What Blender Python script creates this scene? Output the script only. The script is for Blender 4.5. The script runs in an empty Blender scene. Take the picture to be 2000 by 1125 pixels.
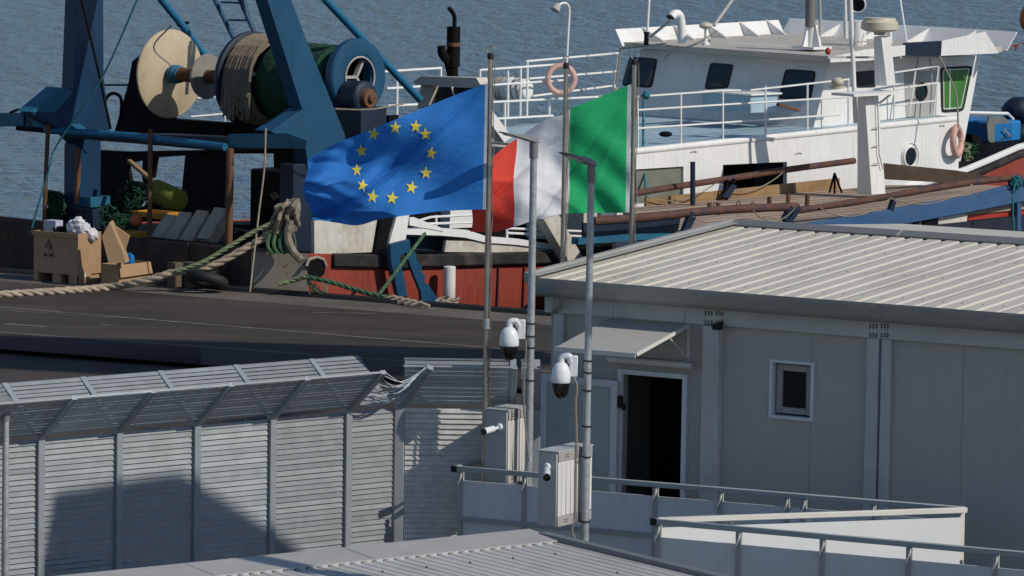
import bpy, bmesh, math, random
from mathutils import Vector, Matrix
V = Vector
R = math.radians
rnd = random.Random(7)
scene = bpy.context.scene
COL = scene.collection

# ------------------------------------------------------------------ camera
CAM_H = 10.1
FPX = 9000.0
PITCH = math.atan((562.5 + 350.0) / FPX)
ROLL = 0.0157
_f = V((0, math.cos(PITCH), -math.sin(PITCH)))
_r0 = V((1, 0, 0))
_u0 = V((0, math.sin(PITCH), math.cos(PITCH)))
_r = _r0 * math.cos(ROLL) + _u0 * math.sin(ROLL)
_u = _u0 * math.cos(ROLL) - _r0 * math.sin(ROLL)
CAM = V((0, 0, CAM_H))
cam_data = bpy.data.cameras.new("camera")
cam = bpy.data.objects.new("camera", cam_data)
COL.objects.link(cam)
cam.matrix_world = Matrix(((_r.x, _u.x, -_f.x, 0), (_r.y, _u.y, -_f.y, 0), (_r.z, _u.z, -_f.z, CAM_H), (0, 0, 0, 1)))
cam_data.sensor_width = 36.0
cam_data.sensor_fit = 'HORIZONTAL'
cam_data.lens = 36.0 * FPX / 2000.0
cam_data.clip_start = 1.0
cam_data.clip_end = 20000.0
scene.camera = cam

# ------------------------------------------------------------------ light
SUN_AZ, SUN_EL = R(30.5), R(38)          # azimuth from +X towards the camera side, elevation
SUN_DIR = V((math.cos(SUN_EL) * math.cos(SUN_AZ), -math.cos(SUN_EL) * math.sin(SUN_AZ), math.sin(SUN_EL)))
world = bpy.data.worlds.new("World")
scene.world = world
world.use_nodes = True
wn = world.node_tree
bg = wn.nodes["Background"]
sky = wn.nodes.new("ShaderNodeTexSky")
sky.sky_type = 'NISHITA'
sky.sun_disc = False
sky.sun_elevation = SUN_EL
sky.sun_rotation = R(90 + 30.5)
sky.air_density = 1.0
sky.dust_density = 0.25
sky.ozone_density = 3.0
wn.links.new(sky.outputs[0], bg.inputs[0])
bg.inputs[1].default_value = 0.115
sl = bpy.data.lights.new("sun", 'SUN')
sl.energy = 4.3
sl.angle = R(0.5)
sl.color = (1.0, 0.93, 0.82)
sun = bpy.data.objects.new("sun", sl)
COL.objects.link(sun)
sun.location = (30, -20, 60)
sun.rotation_euler = SUN_DIR.to_track_quat('Z', 'Y').to_euler()
scene.view_settings.view_transform = 'Standard'
scene.view_settings.look = 'None'
scene.view_settings.exposure = -0.35
scene.view_settings.gamma = 1.0
scene.view_settings.use_curve_mapping = False

# ------------------------------------------------------------------ helpers: picking points of the place
def ray(px, py):
    return _f + _r * ((px - 1000.0) / FPX) + _u * ((562.5 - py) / FPX)

def PD(px, py, depth):                      # the point at a given distance in front of the camera
    d = ray(px, py)
    return CAM + d * (depth / d.y)

def PZ(px, py, z):
    d = ray(px, py)
    return CAM + d * ((z - CAM_H) / d.z)

class Frame:
    """a local frame: s runs to the right and nearer by phi degrees, t away, z up"""
    def __init__(self, origin, phi):
        self.o = V(origin); self.phi = R(phi)
        self.a = V((math.cos(self.phi), -math.sin(self.phi), 0))
        self.n = V((math.sin(self.phi), math.cos(self.phi), 0))
    def w(self, s, t, z):
        return self.o + self.a * s + self.n * t + V((0, 0, z - self.o.z))
    def loc(self, p):
        q = p - self.o
        return (q.dot(self.a), q.dot(self.n), p.z)
    def T(self, px, py, t):                 # on the upright plane t = const
        d = ray(px, py)
        k = (t - (CAM - self.o).dot(self.n)) / d.dot(self.n)
        return CAM + d * k
    def S(self, px, py, s):
        d = ray(px, py)
        k = (s - (CAM - self.o).dot(self.a)) / d.dot(self.a)
        return CAM + d * k
    def Ts(self, px, py, t):
        return self.loc(self.T(px, py, t))

# ------------------------------------------------------------------ helpers: mesh builder
class MB:
    def __init__(self):
        self.v = []; self.f = []; self.m = []; self.mi = 0
    def add(self, vs, fs):
        k = len(self.v)
        self.v += [V(p) for p in vs]
        for f in fs:
            self.f.append([i + k for i in f]); self.m.append(self.mi)
        return self
    def poly(self, pts):
        return self.add(pts, [list(range(len(pts)))])
    def prism(self, pts, vec):
        n = len(pts); vec = V(vec)
        vs = [V(p) for p in pts] + [V(p) + vec for p in pts]
        fs = [list(range(n)), list(range(2 * n - 1, n - 1, -1))]
        for i in range(n):
            j = (i + 1) % n
            fs.append([j, i, i + n, j + n])
        return self.add(vs, fs)
    def box6(self, c, ax, ay, az):          # centre and three half-edge vectors
        c = V(c); ax = V(ax); ay = V(ay); az = V(az)
        vs = [c + ax * x + ay * y + az * z for z in (-1, 1) for y in (-1, 1) for x in (-1, 1)]
        return self.add(vs, [[0, 2, 3, 1], [4, 5, 7, 6], [0, 1, 5, 4], [1, 3, 7, 5], [3, 2, 6, 7], [2, 0, 4, 6]])
    def boxf(self, F, s0, s1, t0, t1, z0, z1):
        c = F.w((s0 + s1) / 2, (t0 + t1) / 2, (z0 + z1) / 2)
        return self.box6(c, F.a * ((s1 - s0) / 2), F.n * ((t1 - t0) / 2), V((0, 0, (z1 - z0) / 2)))
    def bar(self, p, q, w, h, up=V((0, 0, 1))):   # rectangular bar from p to q
        p = V(p); q = V(q); d = (q - p)
        L = d.length
        d.normalize()
        x = d.cross(up)
        if x.length < 1e-4: x = d.cross(V((1, 0, 0)))
        x.normalize(); y = x.cross(d).normalized()
        return self.box6((p + q) / 2, d * (L / 2), x * (w / 2), y * (h / 2))
    def tube(self, pts, r, n=8, cap=True, closed=False):
        pts = [V(p) for p in pts]
        N = len(pts)
        rs = r if isinstance(r, (list, tuple)) else [r] * N
        tang = []
        for i in range(N):
            if closed:
                d = pts[(i + 1) % N] - pts[i - 1]
            else:
                d = pts[min(i + 1, N - 1)] - pts[max(i - 1, 0)]
            tang.append(d.normalized() if d.length > 1e-9 else V((0, 0, 1)))
        u = tang[0].orthogonal().normalized()
        vs = []; fs = []
        for i in range(N):
            t = tang[i]
            u = (u - t * u.dot(t))
            u = u.normalized() if u.length > 1e-6 else t.orthogonal().normalized()
            w = t.cross(u)
            for k in range(n):
                a = 2 * math.pi * k / n
                vs.append(pts[i] + (u * math.cos(a) + w * math.sin(a)) * rs[i])
        for i in range(N if closed else N - 1):
            j = (i + 1) % N
            for k in range(n):
                k2 = (k + 1) % n
                fs.append([i * n + k, i * n + k2, j * n + k2, j * n + k])
        if cap and not closed:
            fs.append(list(range(n - 1, -1, -1)))
            fs.append([(N - 1) * n + k for k in range(n)])
        return self.add(vs, fs)
    def lathe(self, c, axis, prof, n=24, cap=True):     # prof: (distance along the axis, radius)
        c = V(c); axis = V(axis).normalized()
        u = axis.orthogonal().normalized(); w = axis.cross(u)
        vs = []; fs = []
        for d, r in prof:
            for k in range(n):
                a = 2 * math.pi * k / n
                vs.append(c + axis * d + (u * math.cos(a) + w * math.sin(a)) * max(r, 1e-4))
        for i in range(len(prof) - 1):
            for k in range(n):
                k2 = (k + 1) % n
                fs.append([i * n + k, i * n + k2, (i + 1) * n + k2, (i + 1) * n + k])
        if cap:
            fs.append(list(range(n - 1, -1, -1)))
            fs.append([(len(prof) - 1) * n + k for k in range(n)])
        return self.add(vs, fs)
    def ball(self, c, rx, ry=None, rz=None, nu=14, nv=9, jit=0.0):
        ry = ry or rx; rz = rz or rx; c = V(c)
        vs = [c + V((0, 0, rz))]; fs = []
        for i in range(1, nv):
            th = math.pi * i / nv
            for k in range(nu):
                a = 2 * math.pi * k / nu
                j = 1 + rnd.uniform(-jit, jit)
                vs.append(c + V((rx * math.sin(th) * math.cos(a), ry * math.sin(th) * math.sin(a), rz * math.cos(th))) * j)
        vs.append(c - V((0, 0, rz)))
        for k in range(nu):
            fs.append([0, 1 + k, 1 + (k + 1) % nu])
        for i in range(nv - 2):
            for k in range(nu):
                k2 = (k + 1) % nu
                fs.append([1 + i * nu + k, 1 + (i + 1) * nu + k, 1 + (i + 1) * nu + k2, 1 + i * nu + k2])
        L = len(vs) - 1
        for k in range(nu):
            fs.append([L, 1 + (nv - 2) * nu + (k + 1) % nu, 1 + (nv - 2) * nu + k])
        return self.add(vs, fs)
    def torus(self, c, axis, R_, r, n=28, m=10, a0=0.0, a1=2 * math.pi):
        axis = V(axis).normalized(); u = axis.orthogonal().normalized(); w = axis.cross(u)
        full = abs(a1 - a0 - 2 * math.pi) < 1e-6
        k = n if full else n + 1
        pts = [V(c) + (u * math.cos(a0 + (a1 - a0) * i / n) + w * math.sin(a0 + (a1 - a0) * i / n)) * R_ for i in range(k)]
        return self.tube(pts, r, m, closed=full)
    def grid(self, fn, nu, nv, flip=False, matfn=None):
        vs = [fn(i / nu, j / nv) for j in range(nv + 1) for i in range(nu + 1)]
        k = len(self.v); self.v += [V(p) for p in vs]
        for j in range(nv):
            for i in range(nu):
                q = [j * (nu + 1) + i, j * (nu + 1) + i + 1, (j + 1) * (nu + 1) + i + 1, (j + 1) * (nu + 1) + i]
                if flip: q.reverse()
                self.f.append([x + k for x in q])
                self.m.append(matfn((i + .5) / nu, (j + .5) / nv) if matfn else self.mi)
        return self
    def build(self, name, mats, parent=None, bevel=0.0, smooth=True, angle=38, label=None, seg=1, fix=True):
        inv = parent_world(parent).inverted() if parent else Matrix.Identity(4)
        me = bpy.data.meshes.new(name)
        me.from_pydata([inv @ p for p in self.v], [], self.f)
        if not isinstance(mats, (list, tuple)): mats = [mats]
        for m in mats: me.materials.append(m)
        me.polygons.foreach_set("material_index", self.m)
        if fix:
            b = bmesh.new(); b.from_mesh(me)
            bmesh.ops.recalc_face_normals(b, faces=b.faces[:])
            b.to_mesh(me); b.free()
        if smooth:
            me.polygons.foreach_set("use_smooth", [True] * len(me.polygons))
            me.set_sharp_from_angle(angle=R(angle))
        me.update()
        o = bpy.data.objects.new(name, me)
        COL.objects.link(o)
        if parent: o.parent = parent
        if bevel > 0:
            md = o.modifiers.new("bevel", 'BEVEL'); md.width = bevel; md.segments = seg
            md.limit_method = 'ANGLE'; md.angle_limit = R(40)
        if label: o["label"] = label
        return o

def parent_world(o):
    m = Matrix.LocRotScale(o.location, o.rotation_euler, o.scale)
    while o.parent:
        o = o.parent
        m = Matrix.LocRotScale(o.location, o.rotation_euler, o.scale) @ m
    return m

def tag(o, label, cat, group=None, kind=None):
    o["label"] = label; o["category"] = cat
    if group: o["group"] = group
    if kind: o["kind"] = kind
    return o

def thing(name, label, cat, loc=(0, 0, 0), rotz=0.0, group=None):
    o = bpy.data.objects.new(name, None); COL.objects.link(o)
    o.location = V(loc); o.rotation_euler = (0, 0, rotz)
    o.empty_display_size = 0.3
    return tag(o, label, cat, group)

def solo(mb, name, mat, label, cat, group=None, kind=None, loc=None, **kw):   # a thing that is one mesh, its origin at its base
    if loc is None:
        zs = [p.z for p in mb.v]; xs = [p.x for p in mb.v]; ys = [p.y for p in mb.v]
        loc = V(((min(xs) + max(xs)) / 2, (min(ys) + max(ys)) / 2, min(zs)))
    mb.v = [p - loc for p in mb.v]
    o = mb.build(name, mat, None, **kw)
    o.location = loc
    return tag(o, label, cat, group, kind)

def struct(mb, name, mat, **kw):
    o = mb.build(name, mat, None, **kw); o["kind"] = "structure"
    return o

def copy_tree(o, parent=None):
    c = o.copy(); COL.objects.link(c)
    if parent: c.parent = parent
    for ch in list(o.children):
        copy_tree(ch, c)
    return c

def catenary(p, q, sag, n=16):
    p = V(p); q = V(q)
    return [p.lerp(q, i / n) - V((0, 0, sag * 4 * (i / n) * (1 - i / n))) for i in range(n + 1)]

def smooth_path(pts, k=4):                   # Catmull-Rom through the points
    pts = [V(p) for p in pts]; out = []
    P = [pts[0] * 2 - pts[1]] + pts + [pts[-1] * 2 - pts[-2]]
    for i in range(1, len(P) - 2):
        for j in range(k):
            t = j / k
            a, b, c, d = P[i - 1], P[i], P[i + 1], P[i + 2]
            out.append(0.5 * ((2 * b) + (c - a) * t + (2 * a - 5 * b + 4 * c - d) * t * t + (3 * b - a - 3 * c + d) * t ** 3))
    out.append(pts[-1])
    return out

# ------------------------------------------------------------------ materials
def srgb(r, g, b):
    def f(c):
        c /= 255.0
        return c / 12.92 if c <= 0.04045 else ((c + 0.055) / 1.055) ** 2.4
    return (f(r), f(g), f(b), 1.0)

def mat(name, col, rough=0.6, metal=0.0, var=0.18, vscale=2.0, dirt=None, damt=0.35, dscale=1.5, stretch=(1, 1, 1),
        rust=0.0, rscale=3.0, rcol=(0.16, 0.055, 0.02, 1), bump=0.15, bscale=12.0, spec=0.4, streak=0.0, bdist=0.01):
    m = bpy.data.materials.new(name); m.use_nodes = True
    nt = m.node_tree; N = nt.nodes; L = nt.links
    b = N["Principled BSDF"]
    if len(col) == 3: col = (*col, 1)
    tc = N.new("ShaderNodeTexCoord")
    mp = N.new("ShaderNodeMapping"); mp.inputs["Scale"].default_value = stretch
    L.new(tc.outputs["Object"], mp.inputs[0])
    def noise(scale, detail=5, src=mp, rough_=0.6):
        n = N.new("ShaderNodeTexNoise"); n.inputs["Scale"].default_value = scale
        n.inputs["Detail"].default_value = detail; n.inputs["Roughness"].default_value = rough_
        L.new(src.outputs[0], n.inputs["Vector"]); return n
    def ramp(src, lo, hi):
        r = N.new("ShaderNodeMapRange"); r.inputs[1].default_value = lo; r.inputs[2].default_value = hi
        L.new(src, r.inputs[0]); return r.outputs[0]
    def mix(fac, c1, c2, mode='MIX'):
        x = N.new("ShaderNodeMix"); x.data_type = 'RGBA'; x.blend_type = mode
        for sock, val in ((x.inputs[0], fac), (x.inputs[6], c1), (x.inputs[7], c2)):
            if isinstance(val, (tuple, list, float, int)): sock.default_value = val
            else: L.new(val, sock)
        return x.outputs[2]
    n1 = noise(vscale)
    lo = tuple(max(0, c * (1 - var)) for c in col[:3]) + (1,)
    hi = tuple(min(1, c * (1 + var)) for c in col[:3]) + (1,)
    c = mix(ramp(n1.outputs[0], 0.3, 0.7), lo, hi)
    if dirt:
        n2 = noise(dscale, 8, rough_=0.7)
        fac = ramp(n2.outputs[0], 0.5, 0.72)
        mm = N.new("ShaderNodeMath"); mm.operation = 'MULTIPLY'; mm.inputs[1].default_value = damt
        L.new(fac, mm.inputs[0])
        c = mix(mm.outputs[0], c, (*dirt[:3], 1))
    if streak > 0:
        mp2 = N.new("ShaderNodeMapping"); mp2.inputs["Scale"].default_value = (7, 7, 0.5)
        L.new(tc.outputs["Object"], mp2.inputs[0])
        n3 = noise(1.6, 4, mp2)
        mm = N.new("ShaderNodeMath"); mm.operation = 'MULTIPLY'; mm.inputs[1].default_value = streak
        L.new(ramp(n3.outputs[0], 0.52, 0.75), mm.inputs[0])
        c = mix(mm.outputs[0], c, tuple(x * 0.35 for x in col[:3]) + (1,))
    if rust > 0:
        n4 = noise(rscale, 9, rough_=0.75)
        c = mix(ramp(n4.outputs[0], 0.66 - 0.3 * rust, 0.72 - 0.22 * rust), c, rcol)
    if name.startswith("fence"):
        oi = N.new("ShaderNodeObjectInfo"); mr = N.new("ShaderNodeMapRange"); mr.inputs[3].default_value = .84; mr.inputs[4].default_value = 1.12
        L.new(oi.outputs["Random"], mr.inputs[0])
        hs = N.new("ShaderNodeHueSaturation"); L.new(mr.outputs[0], hs.inputs["Value"]); L.new(c, hs.inputs["Color"]); c = hs.outputs[0]
    L.new(c, b.inputs["Base Color"])
    b.inputs["Roughness"].default_value = rough
    b.inputs["Metallic"].default_value = metal
    b.inputs["Specular IOR Level"].default_value = spec
    if bump > 0:
        nb = noise(bscale, 6)
        bp = N.new("ShaderNodeBump"); bp.inputs["Strength"].default_value = bump; bp.inputs["Distance"].default_value = bdist
        L.new(nb.outputs[0], bp.inputs["Height"]); L.new(bp.outputs[0], b.inputs["Normal"])
    return m

def ribbed(m, axis_scale, strength, dist=0.004, offset=(0, 0, 0)):
    """adds a fine linear rib relief along object X"""
    nt = m.node_tree; N = nt.nodes; L = nt.links
    b = N["Principled BSDF"]
    tc = N.new("ShaderNodeTexCoord")
    w = N.new("ShaderNodeTexWave"); w.wave_type = 'BANDS'; w.bands_direction = 'X'; w.wave_profile = 'SIN'
    w.inputs["Scale"].default_value = axis_scale
    L.new(tc.outputs["Object"], w.inputs["Vector"])
    bp = N.new("ShaderNodeBump"); bp.inputs["Strength"].default_value = strength; bp.inputs["Distance"].default_value = dist
    L.new(w.outputs[1], bp.inputs["Height"])
    old = b.inputs["Normal"].links
    if old: L.new(old[0].from_socket, bp.inputs["Normal"])
    L.new(bp.outputs[0], b.inputs["Normal"])
    return m

def cloth(name, col, trans=0.35):
    m = mat(name, col, rough=0.75, var=0.05, bump=0.5, bscale=2.6, stretch=(1, 1, 1.8), spec=0.2, bdist=0.05)
    nt = m.node_tree; N = nt.nodes; L = nt.links
    b = N["Principled BSDF"]; out = N["Material Output"]
    t = N.new("ShaderNodeBsdfTranslucent"); t.inputs[0].default_value = (*col[:3], 1)
    x = N.new("ShaderNodeMixShader"); x.inputs[0].default_value = trans
    L.new(b.outputs[0], x.inputs[1]); L.new(t.outputs[0], x.inputs[2]); L.new(x.outputs[0], out.inputs[0])
    return m

M = {}
M['asphalt'] = mat("asphalt", (0.056, 0.045, 0.039), rough=0.9, var=0.35, vscale=0.5, dirt=(0.026, 0.022, 0.021), damt=0.85, dscale=0.35, stretch=(0.45, 1.1, 1), bump=0.5, bscale=30, spec=0.2, rust=.10, rscale=.9, rcol=(.085, .07, .058, 1))
M['asphalt_near'] = mat("asphalt_near", (0.056, 0.047, 0.042), rough=0.9, var=0.3, vscale=0.3, dirt=(0.04, 0.036, 0.034), damt=0.7, dscale=0.2, bump=0.5, bscale=30, spec=0.2)
M['concrete'] = mat("concrete", (0.11, 0.095, 0.08), rough=0.9, var=0.25, vscale=0.8, dirt=(0.04, 0.035, 0.03), damt=0.6, dscale=0.6, bump=0.4)
M['line'] = mat("worn_line_paint", (0.15, 0.14, 0.125), rough=0.9, var=0.4, vscale=3, dirt=(0.045, 0.04, 0.036), damt=1.0, dscale=1.2)
M['wall'] = ribbed(mat("sandwich_panel", (0.44, 0.425, 0.39), rough=0.6, var=0.06, vscale=0.6, dirt=(0.33, 0.315, 0.29), damt=0.5, dscale=0.6, bump=0.03, streak=.14), 12.0, 0.5)
M['frame_grey'] = mat("grey_frame_paint", (0.50, 0.52, 0.505), rough=0.5, var=0.06, dirt=(0.29, 0.29, 0.27), damt=0.5, bump=0.03, streak=.12)
M['gutter'] = mat("gutter_paint", (0.33, 0.325, 0.305), rough=0.45, var=0.06, vscale=1.0, dirt=(0.2, 0.19, 0.17), damt=0.4, streak=0.15, bump=0.03)
M['roof_cream'] = mat("cream_roof_sheet", (0.54, 0.505, 0.43), rough=0.5, var=0.07, vscale=0.8, dirt=(0.34, 0.31, 0.25), damt=0.75, dscale=1.0, bump=0.08, stretch=(1.6, .35, 1), rust=.04, rscale=6)
M['ridge_grey'] = mat("grey_ridge_cap", (0.15, 0.155, 0.16), rough=0.5, var=0.08, bump=0.04)
M['roof_grey'] = mat("grey_roof_sheet", (0.44, 0.43, 0.41), rough=0.55, var=0.09, vscale=0.9, dirt=(0.27, 0.26, 0.24), damt=0.5, dscale=1.4, bump=0.05)
M['white'] = mat("white_frame_paint", (0.66, 0.69, 0.72), rough=0.4, var=0.04, bump=0.02)
M['panel_white'] = mat("white_ramp_panel", (0.66, 0.68, 0.685), rough=0.5, var=0.05, vscale=0.8, dirt=(0.36, 0.37, 0.36), damt=0.35, streak=0.12, bump=0.04)
M['galv'] = mat("galvanised_steel", (0.36, 0.385, 0.40), rough=0.45, metal=0.35, var=0.22, vscale=16, bump=0.08, bscale=40)
M['fence'] = mat("fence_galvanised", (0.225, 0.25, 0.265), rough=0.55, metal=0.2, var=0.12, vscale=5, dirt=(0.16, 0.175, 0.18), damt=0.5, dscale=1.4, bump=0.05)
M['fence_top'] = mat("fence_top_mesh", (0.40, 0.44, 0.46), rough=0.55, metal=0.1, var=0.12, vscale=5, dirt=(0.26, 0.28, 0.29), damt=0.4, dscale=2, bump=0.05)  # near overhang: light through the slats put into a paler colour
M['fence_sunlit'] = mat("fence_sunlit_copy", (0.50, 0.49, 0.46), rough=0.5, metal=0.1, var=0.2, vscale=9, dirt=(0.36, 0.35, 0.33), damt=0.4, dscale=3, bump=0.05)  # lit copy of the fence steel: right section's sunlit brightness in the colour
M['fence_post'] = mat("fence_post_steel", (0.30, 0.335, 0.36), rough=0.5, metal=0.25, var=0.1, vscale=6, bump=0.05)
M['dark'] = mat("black_rubber", (0.012, 0.012, 0.013), rough=0.7, var=0.3, bump=0.3)
M['dome'] = mat("dome_glass", (0.006, 0.005, 0.005), rough=0.12, var=0.1, bump=0, spec=0.6)
M['steel'] = mat("polished_flagpole", (0.42, 0.40, 0.37), rough=0.25, metal=0.85, var=0.25, vscale=8, stretch=(1, 1, 0.4), bump=0.05)
M['cabinet'] = mat("cabinet_grey", (0.40, 0.42, 0.42), rough=0.5, var=0.05, bump=0.03, streak=0.08)
M['cabinet_light'] = mat("cabinet_door_white", (0.62, 0.61, 0.58), rough=0.5, var=0.05, bump=0.03, streak=0.1)
M['cabinet_band'] = mat("cabinet_band_grey", (0.34, 0.32, 0.31), rough=0.5, var=0.05, bump=0.03)
M['glass_dark'] = mat("dark_window_glass", (0.008, 0.012, 0.016), rough=0.08, var=0.2, bump=0.02, spec=0.6)
M['mesh_pane'] = mat("frosted_door_pane", (0.42, 0.48, 0.465), rough=0.3, var=0.08, vscale=4, bump=0.05, stretch=(1, 1, 5))
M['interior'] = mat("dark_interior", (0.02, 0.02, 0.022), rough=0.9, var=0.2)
M['cable'] = mat("grey_cable", (0.22, 0.20, 0.17), rough=0.6)
M['logo'] = mat("blue_logo_print", (0.10, 0.22, 0.30), rough=0.6, var=0.2)
M['flag_blue'] = cloth("blue_flag_cloth", (0.032, 0.20, 0.60), 0.32)
M['flag_yellow'] = cloth("yellow_star_cloth", (0.95, 0.80, 0.12), 0.35)
M['flag_green'] = cloth("green_flag_cloth", (0.026, 0.46, 0.17), .4)
M['flag_white'] = cloth("white_flag_cloth", (0.92, 0.92, 0.94), 0.4)
M['flag_red'] = cloth("red_flag_cloth", (0.80, 0.075, 0.05), .38)
M['hem'] = cloth("white_flag_hem", (0.42, 0.47, 0.52), 0.2)

# ================================================================== SETTING: quay, road, water
E0 = PZ(0, 533, 0); E1 = PZ(1040, 615, 0)
Edir = (E1 - E0).normalized()
EA = E0 - Edir * 120; EB = E0 + Edir * 160            # the quay edge, left to right
Ein = V((Edir.y, -Edir.x, 0))                          # towards the camera
if Ein.y > 0: Ein = -Ein
K0 = PZ(0, 650, 0); K1 = PZ(740, 703, 0)
Kdir = (K1 - K0).normalized()
KA = K0 - Kdir * 130; KB = K0 + Kdir * 150
mb = MB(); mb.prism([EA, EB, KB, KA], (0, 0, -4.5))
struct(mb, "quay", M['asphalt'], smooth=False)
mb = MB()
far_l, far_r = KA + V((0, 0, -0.09)), KB + V((0, 0, -0.09))
mb.poly([far_l, far_r, far_r + V((60, -170, 0)), far_l + V((-60, -170, 0))])
struct(mb, "road", M['asphalt_near'], smooth=False)
mb = MB()
mb.poly([p + V((0, 0, .004)) for p in (EA, EB, EB + Ein * 1.5, EA + Ein * 1.5)])
struct(mb, "quay_coping", M['concrete'], smooth=False)
mb = MB()                                             # pale edge of the upper apron
mb.poly([p + V((0, 0, .004)) for p in (KA, KB, KB - Ein * 0.16, KA - Ein * 0.16)])
struct(mb, "kerb_edge", M['concrete'], smooth=False)
mb = MB()
def gline(p, q, w, z=0.008):
    d = (q - p).normalized(); n = V((-d.y, d.x, 0)) * (w / 2)
    N = max(2, int((q - p).length / 1.5))
    for i in range(N):
        a = p.lerp(q, i / N); b = p.lerp(q, (i + 1) / N)
        mb.poly([V((x.x, x.y, z)) for x in (a - n, b - n, b + n, a + n)])
gline(PZ(-200, 584, 0), PZ(1200, 700, 0), 0.13)
gline(PZ(0, 606, 0), PZ(220, 622, 0), 0.07)
gline(PZ(195, 635, 0), PZ(215, 636, 0), 0.16)
gline(PZ(10, 633, 0), PZ(90, 639, 0), 0.14)
gline(PZ(610, 611, 0), PZ(735, 613, 0), 0.1)
struct(mb, "road_marking", M['line'], smooth=False)

# water: real swell in the mesh, finer ripples in the material
def water_mat():
    m = bpy.data.materials.new("sea_water"); m.use_nodes = True
    nt = m.node_tree; N = nt.nodes; L = nt.links; b = N["Principled BSDF"]
    tc = N.new("ShaderNodeTexCoord")
    def noise(sx, sy, scale, detail, rough_=0.55, rot=0.0, dist=0.0):
        mp = N.new("ShaderNodeMapping"); mp.inputs["Scale"].default_value = (sx, sy, 1); mp.inputs["Rotation"].default_value = (0, 0, rot)
        L.new(tc.outputs["Object"], mp.inputs[0])
        n = N.new("ShaderNodeTexNoise"); n.inputs["Scale"].default_value = scale; n.inputs["Detail"].default_value = detail
        n.inputs["Roughness"].default_value = rough_; n.inputs["Distortion"].default_value = dist
        L.new(mp.outputs[0], n.inputs["Vector"]); return n.outputs[0]
    a = noise(0.7, 1.0, 1.7, 5, 0.6, 0.2, 0.8)
    c = noise(0.55, 1.0, 0.7, 3, 0.5, -0.25, 0.5)
    def madd(x, k, y):
        ad = N.new("ShaderNodeMath"); ad.operation = 'MULTIPLY_ADD'; ad.inputs[1].default_value = k
        L.new(x, ad.inputs[0]); L.new(y, ad.inputs[2]); return ad
    e = noise(1.0, 0.26, 0.62, 3, 0.55, 0.12, 0.4)
    ad = madd(c, 1.2, a); ad = madd(e, 4.2, ad.outputs[0])
    bp = N.new("ShaderNodeBump"); bp.inputs["Strength"].default_value = 1.0; bp.inputs["Distance"].default_value = 1.5
    L.new(ad.outputs[0], bp.inputs["Height"]); L.new(bp.outputs[0], b.inputs["Normal"])
    b.inputs["Base Color"].default_value = (0.052, 0.122, 0.225, 1)
    b.inputs["Roughness"].default_value = 0.25
    b.inputs["Specular IOR Level"].default_value = 0.34
    b.inputs["IOR"].default_value = 1.33
    b.inputs["Specular Tint"].default_value = (0.50, 0.72, 1.0, 1)
    return m
M['water'] = water_mat()
mb = MB(); mb.poly([V((-900, 20, -2.3)), V((900, 20, -2.3)), V((3000, 9000, -2.3)), V((-3000, 9000, -2.3))])
struct(mb, "water", M['water'], smooth=False)

# ================================================================== PREFAB OFFICE BUILDING
BF = Frame((1.70, 54.5, 0), 31)
bld = thing("prefab_office", "grey prefab cabin with cream ribbed roof and a dark open doorway behind the ramp", "building", BF.w(0, 0, 0), -BF.phi)
sL = BF.Ts(1076, 700, 0)[0]; sR = BF.Ts(2000, 700, 0)[0] + 6.0
z_beam = BF.Ts(1300, 628, -.05)[2]
g0 = BF.Ts(1028, 541, -.42); zt = g0[2]
d_l = BF.Ts(1218, 740, 0); d_r = BF.Ts(1336, 740, 0); z_door = BF.Ts(1278, 735, 0)[2]; z_floor = z_door - 2.28
w_l = BF.Ts(1508, 760, 0)[0]; w_r = BF.Ts(1586, 760, 0)[0]; w_t = BF.Ts(1547, 709, 0)[2]; w_b = BF.Ts(1547, 815, 0)[2]
Z0 = -0.13
zw = zt - 0.06
mb = MB()
for (s0, s1, z0, z1) in ((sL, d_l[0], Z0, zw), (d_l[0], d_r[0], Z0, z_floor), (d_l[0], d_r[0], z_door, zw), (d_r[0], w_l, Z0, zw),
                         (w_l, w_r, Z0, w_b), (w_l, w_r, w_t, zw), (w_r, sR, Z0, zw)):
    mb.boxf(BF, s0, s1, 0, 0.10, z0, z1)
BT = 9.4
mb.boxf(BF, sL, sL + .1, 0.10, BT, Z0, zw); mb.boxf(BF, sR - .1, sR, 0.10, BT, Z0, zw); mb.boxf(BF, sL + .1, sR - .1, BT - .1, BT, Z0, zw)
mb.build("wall", M['wall'], bld, smooth=False)
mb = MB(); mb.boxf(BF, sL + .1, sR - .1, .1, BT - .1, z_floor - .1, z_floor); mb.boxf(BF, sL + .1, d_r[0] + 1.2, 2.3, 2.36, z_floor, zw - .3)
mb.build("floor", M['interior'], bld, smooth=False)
# seams of the wall panels
mb = MB()
for px in (1583, 1880):
    s = BF.Ts(px, 760, 0)[0]; mb.boxf(BF, s, s + .012, -.004, 0, Z0, z_beam)
s = sR
mb.build("panel_joint", M['cabinet_band'], bld, smooth=False)
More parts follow.
